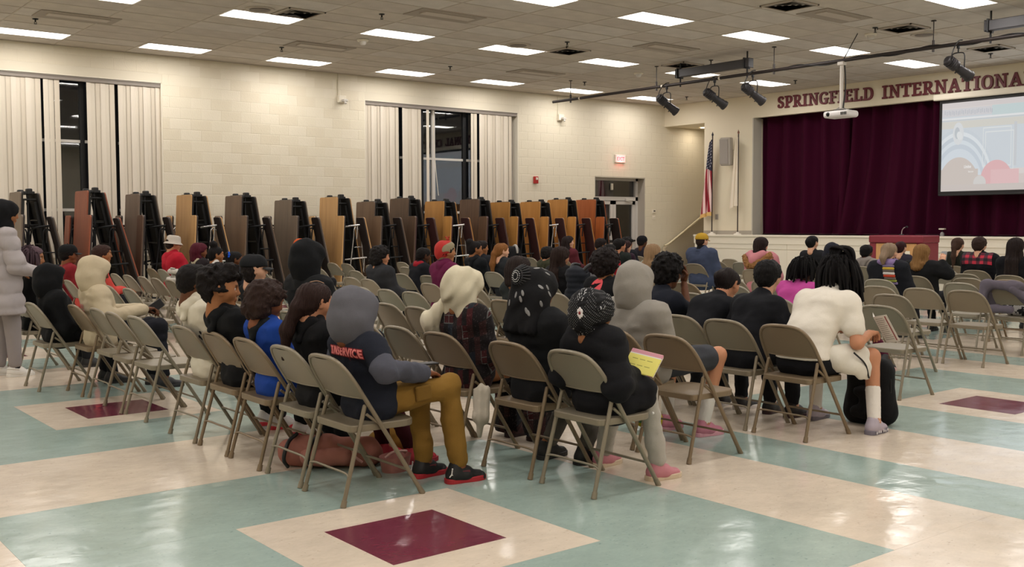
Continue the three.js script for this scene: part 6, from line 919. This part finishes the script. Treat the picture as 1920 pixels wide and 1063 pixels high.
{ // pink backpack lying under the nearest row
  const o = thing('backpack', 'dusty pink backpack lying on the floor under the front chairs', 'backpack', [2.96, 0, -5.45], .9), m = cloth('#9a6458');
  mesh('bag', sdf([cap([.02, .085, -.24], [.0, .09, .2], .085, .09), cap([.06, .05, -.2], [.06, .05, .24], .055), cap([-.02, .13, -.16], [-.02, .13, -.02], .05)], .013, { k: .07, amp: .014, clipBelow: .004, disp: (x, y, z) => .009 * (Math.abs(noise(x * 12, y * 12, z * 12)) - .25) + .005 * noise(x * 24, y * 24, z * 24) }), m, o);
  mesh('front_pocket', sdf([cap([-.07, .07, -.12], [-.07, .075, .08], .055, .055)], .012, { amp: .01, clipBelow: .006, disp: hairDisp(20, .005) }), cloth('#a56e62'), o);
  for (const z of [-.2, -.06]) mesh('strap', tube([[-.02, .2, z], [-.12, .17, z - .03], [-.16, .08, z - .05], [-.1, .02, z - .04]], .012, 20, 6), M.black, o);
  mesh('tie', [tube([[-.1, .12, .14], [-.14, .09, .16], [-.12, .05, .2]], .008, 12, 6), tube([[-.1, .12, .14], [-.13, .13, .2], [-.16, .1, .22]], .008, 12, 6)], cloth('#b98a84'), o);
  const t = thing('pouch', 'small open pink pouch beside the pink backpack', 'pouch', [3.2, 0, -5.12], .3); mesh('shell', new THREE.CylinderGeometry(.11, .09, .09, 20, 1, true).scale(1, 1, .75).translate(0, .045, 0), new THREE.MeshPhysicalMaterial({ color: '#a06a62', roughness: .8, side: THREE.DoubleSide }), t); mesh('bottom', lathe([[0, .004], [.085, .004], [.086, .01], [0, .012]], 18).scale(1, 1, .75), cloth('#8f5c55'), t); mesh('handle', tube([[-.09, .09, 0], [-.06, .12, .03], [.05, .11, .04], [.09, .09, 0]], .008, 14, 6), cloth('#c9a09a'), t);
  const y = thing('bag', 'mustard cloth bag on the floor behind the pink pouch', 'bag', [3.42, 0, -5.5]); mesh('bag', sdf([cap([-.06, .07, -.08], [.06, .07, .08], .075), cap([0, .12, 0], [.02, .13, .03], .05)], .013, { k: .05, amp: .012, clipBelow: .004, disp: hairDisp(16, .008) }), cloth('#7c5a24'), y); mesh('handle', tube([[-.04, .15, -.04], [-.02, .2, 0], [.03, .15, .05]], .008, 12, 6), cloth('#5d431b'), y);
}
{ // black backpack standing by the white tee
  const o = thing('backpack', 'black backpack standing on the floor beside the person in white tee', 'backpack', [6.62, 0, -4.17], .25), m = cloth('#0f0f11', .8);
  mesh('bag', sdf([cap([0, .09, -.09], [0, .09, .09], .085), cap([0, .38, -.07], [0, .38, .07], .085), cap([0, .1, -.09], [0, .38, -.07], .09), cap([0, .1, .09], [0, .38, .07], .09)], .013, { k: .06, amp: .012, clipBelow: .004, disp: hairDisp(11, .006) }), m, o);
  mesh('front_pocket', sdf([cap([-.09, .1, -.07], [-.09, .1, .07], .045), cap([-.09, .24, -.06], [-.09, .24, .06], .035), cap([-.09, .1, 0], [-.09, .24, 0], .045)], .012, { k: .05, amp: .008, disp: hairDisp(14, .004) }), m, o);
  mesh('handle', tube([[0, .45, -.04], [0, .5, -.02], [0, .5, .02], [0, .45, .04]], .009, 14, 6), M.black, o); for (const z of [-.06, .06]) mesh('strap', tube([[.07, .44, z], [.13, .36, z], [.12, .18, z], [.08, .08, z]], .014, 18, 6), M.black, o);
  mesh('zipper', tube([[-.04, .2, .155], [-.04, .38, .145], [-.02, .45, .09]], .004, 16, 5), M.blackMetal, o);
}
{ const o = thing('bag', 'small bright yellow bag on the floor by the pink sneakers', 'bag', [5.22, 0, -5.02]); mesh('bag', sdf([cap([0, .08, -.05], [0, .08, .05], .065), cap([0, .15, -.02], [0, .16, .02], .04)], .011, { k: .04, amp: .012, clipBelow: .004, disp: hairDisp(18, .008) }), cloth('#b8a41e', .6), o); mesh('label', rbox(.004, .05, .07, .002, -.072, .08, .01), std('#2f5a34', .6), o); mesh('handle', tube([[0, .17, -.03], [0, .22, 0], [0, .17, .03]], .006, 12, 6), cloth('#8d7d18'), o); }
{ // folder held by the child in the bonnet, papers, coats on chairs
  const t = canvasTex(128, 128, (g, w, h) => { g.fillStyle = '#e0d66a'; g.fillRect(0, 0, w, h); g.fillStyle = '#c98a96'; g.fillRect(0, 0, w, 22); g.fillStyle = '#d9d4cc'; g.fillRect(0, 22, w, 6); g.fillStyle = '#9a9440'; for (let i = 0; i < 6; i++) g.fillRect(20 + (i % 3) * 30, 50 + Math.floor(i / 3) * 34, 22, 4); });
  const o = thing('folder', 'yellow folder with a pink edge held by the child in black', 'folder', [4.13, .67, -4.02]); const g = rbox(.012, .15, .2, .005); mesh('cover', g, std('#ffffff', .6, { map: t }), o); mesh('page_edge', rbox(.008, .14, .195, .003, .011, 0, 0), std('#ddd8ce', .8), o); o.rotation.set(.15, .25, -.75);
  const d = thing('coat', 'mauve grey winter coat draped over an empty chair on the right', 'coat', [11.3, 0, -5.5]), cm = cloth('#5c5660');
  mesh('shell', sdf([cap([-.02, .76, -.2], [-.02, .76, .18], .05), cap([-.05, .62, -.22], [-.03, .76, -.18], .06, .05), cap([-.06, .5, -.2], [-.06, .5, .1], .045), cap([.06, .72, -.2], [.16, .5, -.2], .06, .07), cap([-.03, .74, .1], [.06, .55, .26], .05, .04)], .014, { k: .06, amp: .016, disp: (x, y, z) => .01 * (Math.abs(noise(x * 9 + y * 5, y * 8, z * 9)) - .25) + .005 * noise(x * 22, y * 22, z * 22) }), cm, d);
  mesh('sleeve', sdf([cap([-.04, .73, .12], [.02, .60, .27], .05, .042), cap([.02, .6, .27], [.06, .48, .3], .042, .036)], .013, { k: .03, amp: .012, disp: hairDisp(18, .006) }), cm, d); mesh('lining', rbox(.03, .1, .3, .012, .05, .7, -.02), cloth('#8d8590'), d);
  const bt = texture(128, 128, (u, v) => { const n = pnoise(u, v, 8, 8, 4) + .6 * pnoise(u, v, 22, 22, 5); return n > .06 ? hex('#b9b6b4') : n > -.05 ? hex('#5d5c5e') : hex('#1d1d20'); }, true, [4, 4]);
  const h = thing('handbag', 'black and white patterned handbag on the chair seat beside the mauve coat', 'handbag', [11.56, .41, -5.42]); mesh('bag', sdf([cap([0, .07, -.12], [0, .07, .14], .07), cap([0, .13, -.08], [0, .13, .1], .05)], .013, { k: .05, amp: .01, clipBelow: .002, disp: hairDisp(12, .006) }), cloth('#ffffff', .7, { map: bt }), h); mesh('handle', tube([[0, .16, -.08], [0, .26, -.04], [0, .26, .06], [0, .16, .1]], .008, 18, 6), M.black, h);
  const j = thing('jacket', 'white jacket laid over a chair back beside the man in red', 'jacket', [5.68, 0, -15.2]); mesh('shell', sdf([cap([-.02, .75, -.17], [-.02, .75, .17], .04), cap([-.05, .63, -.16], [-.05, .63, .16], .032), cap([.04, .66, -.14], [.04, .66, .14], .035)], .014, { k: .06, amp: .014, disp: hairDisp(14, .008) }), cloth('#c2bcb4'), j); mesh('collar', tube([[-.03, .79, -.08], [-.06, .8, 0], [-.03, .79, .08]], .014, 12, 6), cloth('#aaa49c'), j);
  const pb = thing('backpack', 'black backpack with vertical straps worn over the grey hood', 'backpack', [7.52, .62, -8.33]); mesh('bag', sdf([cap([0, .06, -.09], [0, .06, .09], .06), cap([0, .27, -.08], [0, .27, .08], .06), cap([0, .06, 0], [0, .27, 0], .1)], .014, { k: .06, amp: .012, disp: (x, y, z) => .004 * Math.sin(y * 110) + .004 * noise(x * 16, y * 16, z * 16) }), cloth('#1a1d24', .8), pb); for (const z of [-.13, .13]) mesh('strap', tube([[.0, .3, z * .7], [.08, .38, z], [.18, .37, z]], .018, 16, 6), M.black, pb); mesh('tag', rbox(.004, .05, .02, .001, -.068, .27, .06), M.trimWhite, pb);
}
// ================= CHAIRS SET IN ROWS =================
{
  const xs = emptyRows.map(r => r[0]);
  const all = [...emptyRows.flatMap(([x, zs], i) => zs.map(z => ({ i, x, z }))), ...seatsTaken.map(([x, z, w]) => ({ i: xs.reduce((b, v, n) => Math.abs(v - x) < Math.abs(xs[b] - x) ? n : b, 0), x, z, w }))];
  const rowWords = ['the row nearest the camera', ...ORD.slice(1, 13).map(o => `the ${o} row`)];
  xs.forEach((_, i) => {
    const row = all.filter(c => c.i === i).sort((a, b) => b.z - a.z);
    for (let k = 1; k < row.length; k++) if (!row[k].w && row[k - 1].z - row[k].z < .455) row[k].z = row[k - 1].z - .46; else if (row[k].w && !row[k - 1].w && row[k - 1].z - row[k].z < .455) row[k - 1].z = row[k].z + .46;
    row.forEach((c, k) => {
      const n = Math.floor(hash(i, k, 9) * 10), tone = i < 4 && k < 5 ? [1, 0, 2, 2, 1][(k + i) % 5] : n < 5 ? 0 : n < 7 ? 1 : n < 8 ? 2 : 3;
      chair(c.x + (hash(i, k, 1) - .5) * .03, c.z, (hash(i, k, 2) - .5) * .05, c.w ? `folding chair under the ${c.w}` : `empty beige folding chair, ${ORD[k] ?? 'last'} from the right in ${rowWords[i]}`, tone);
    });
  });
}
renderer.render(scene, camera);
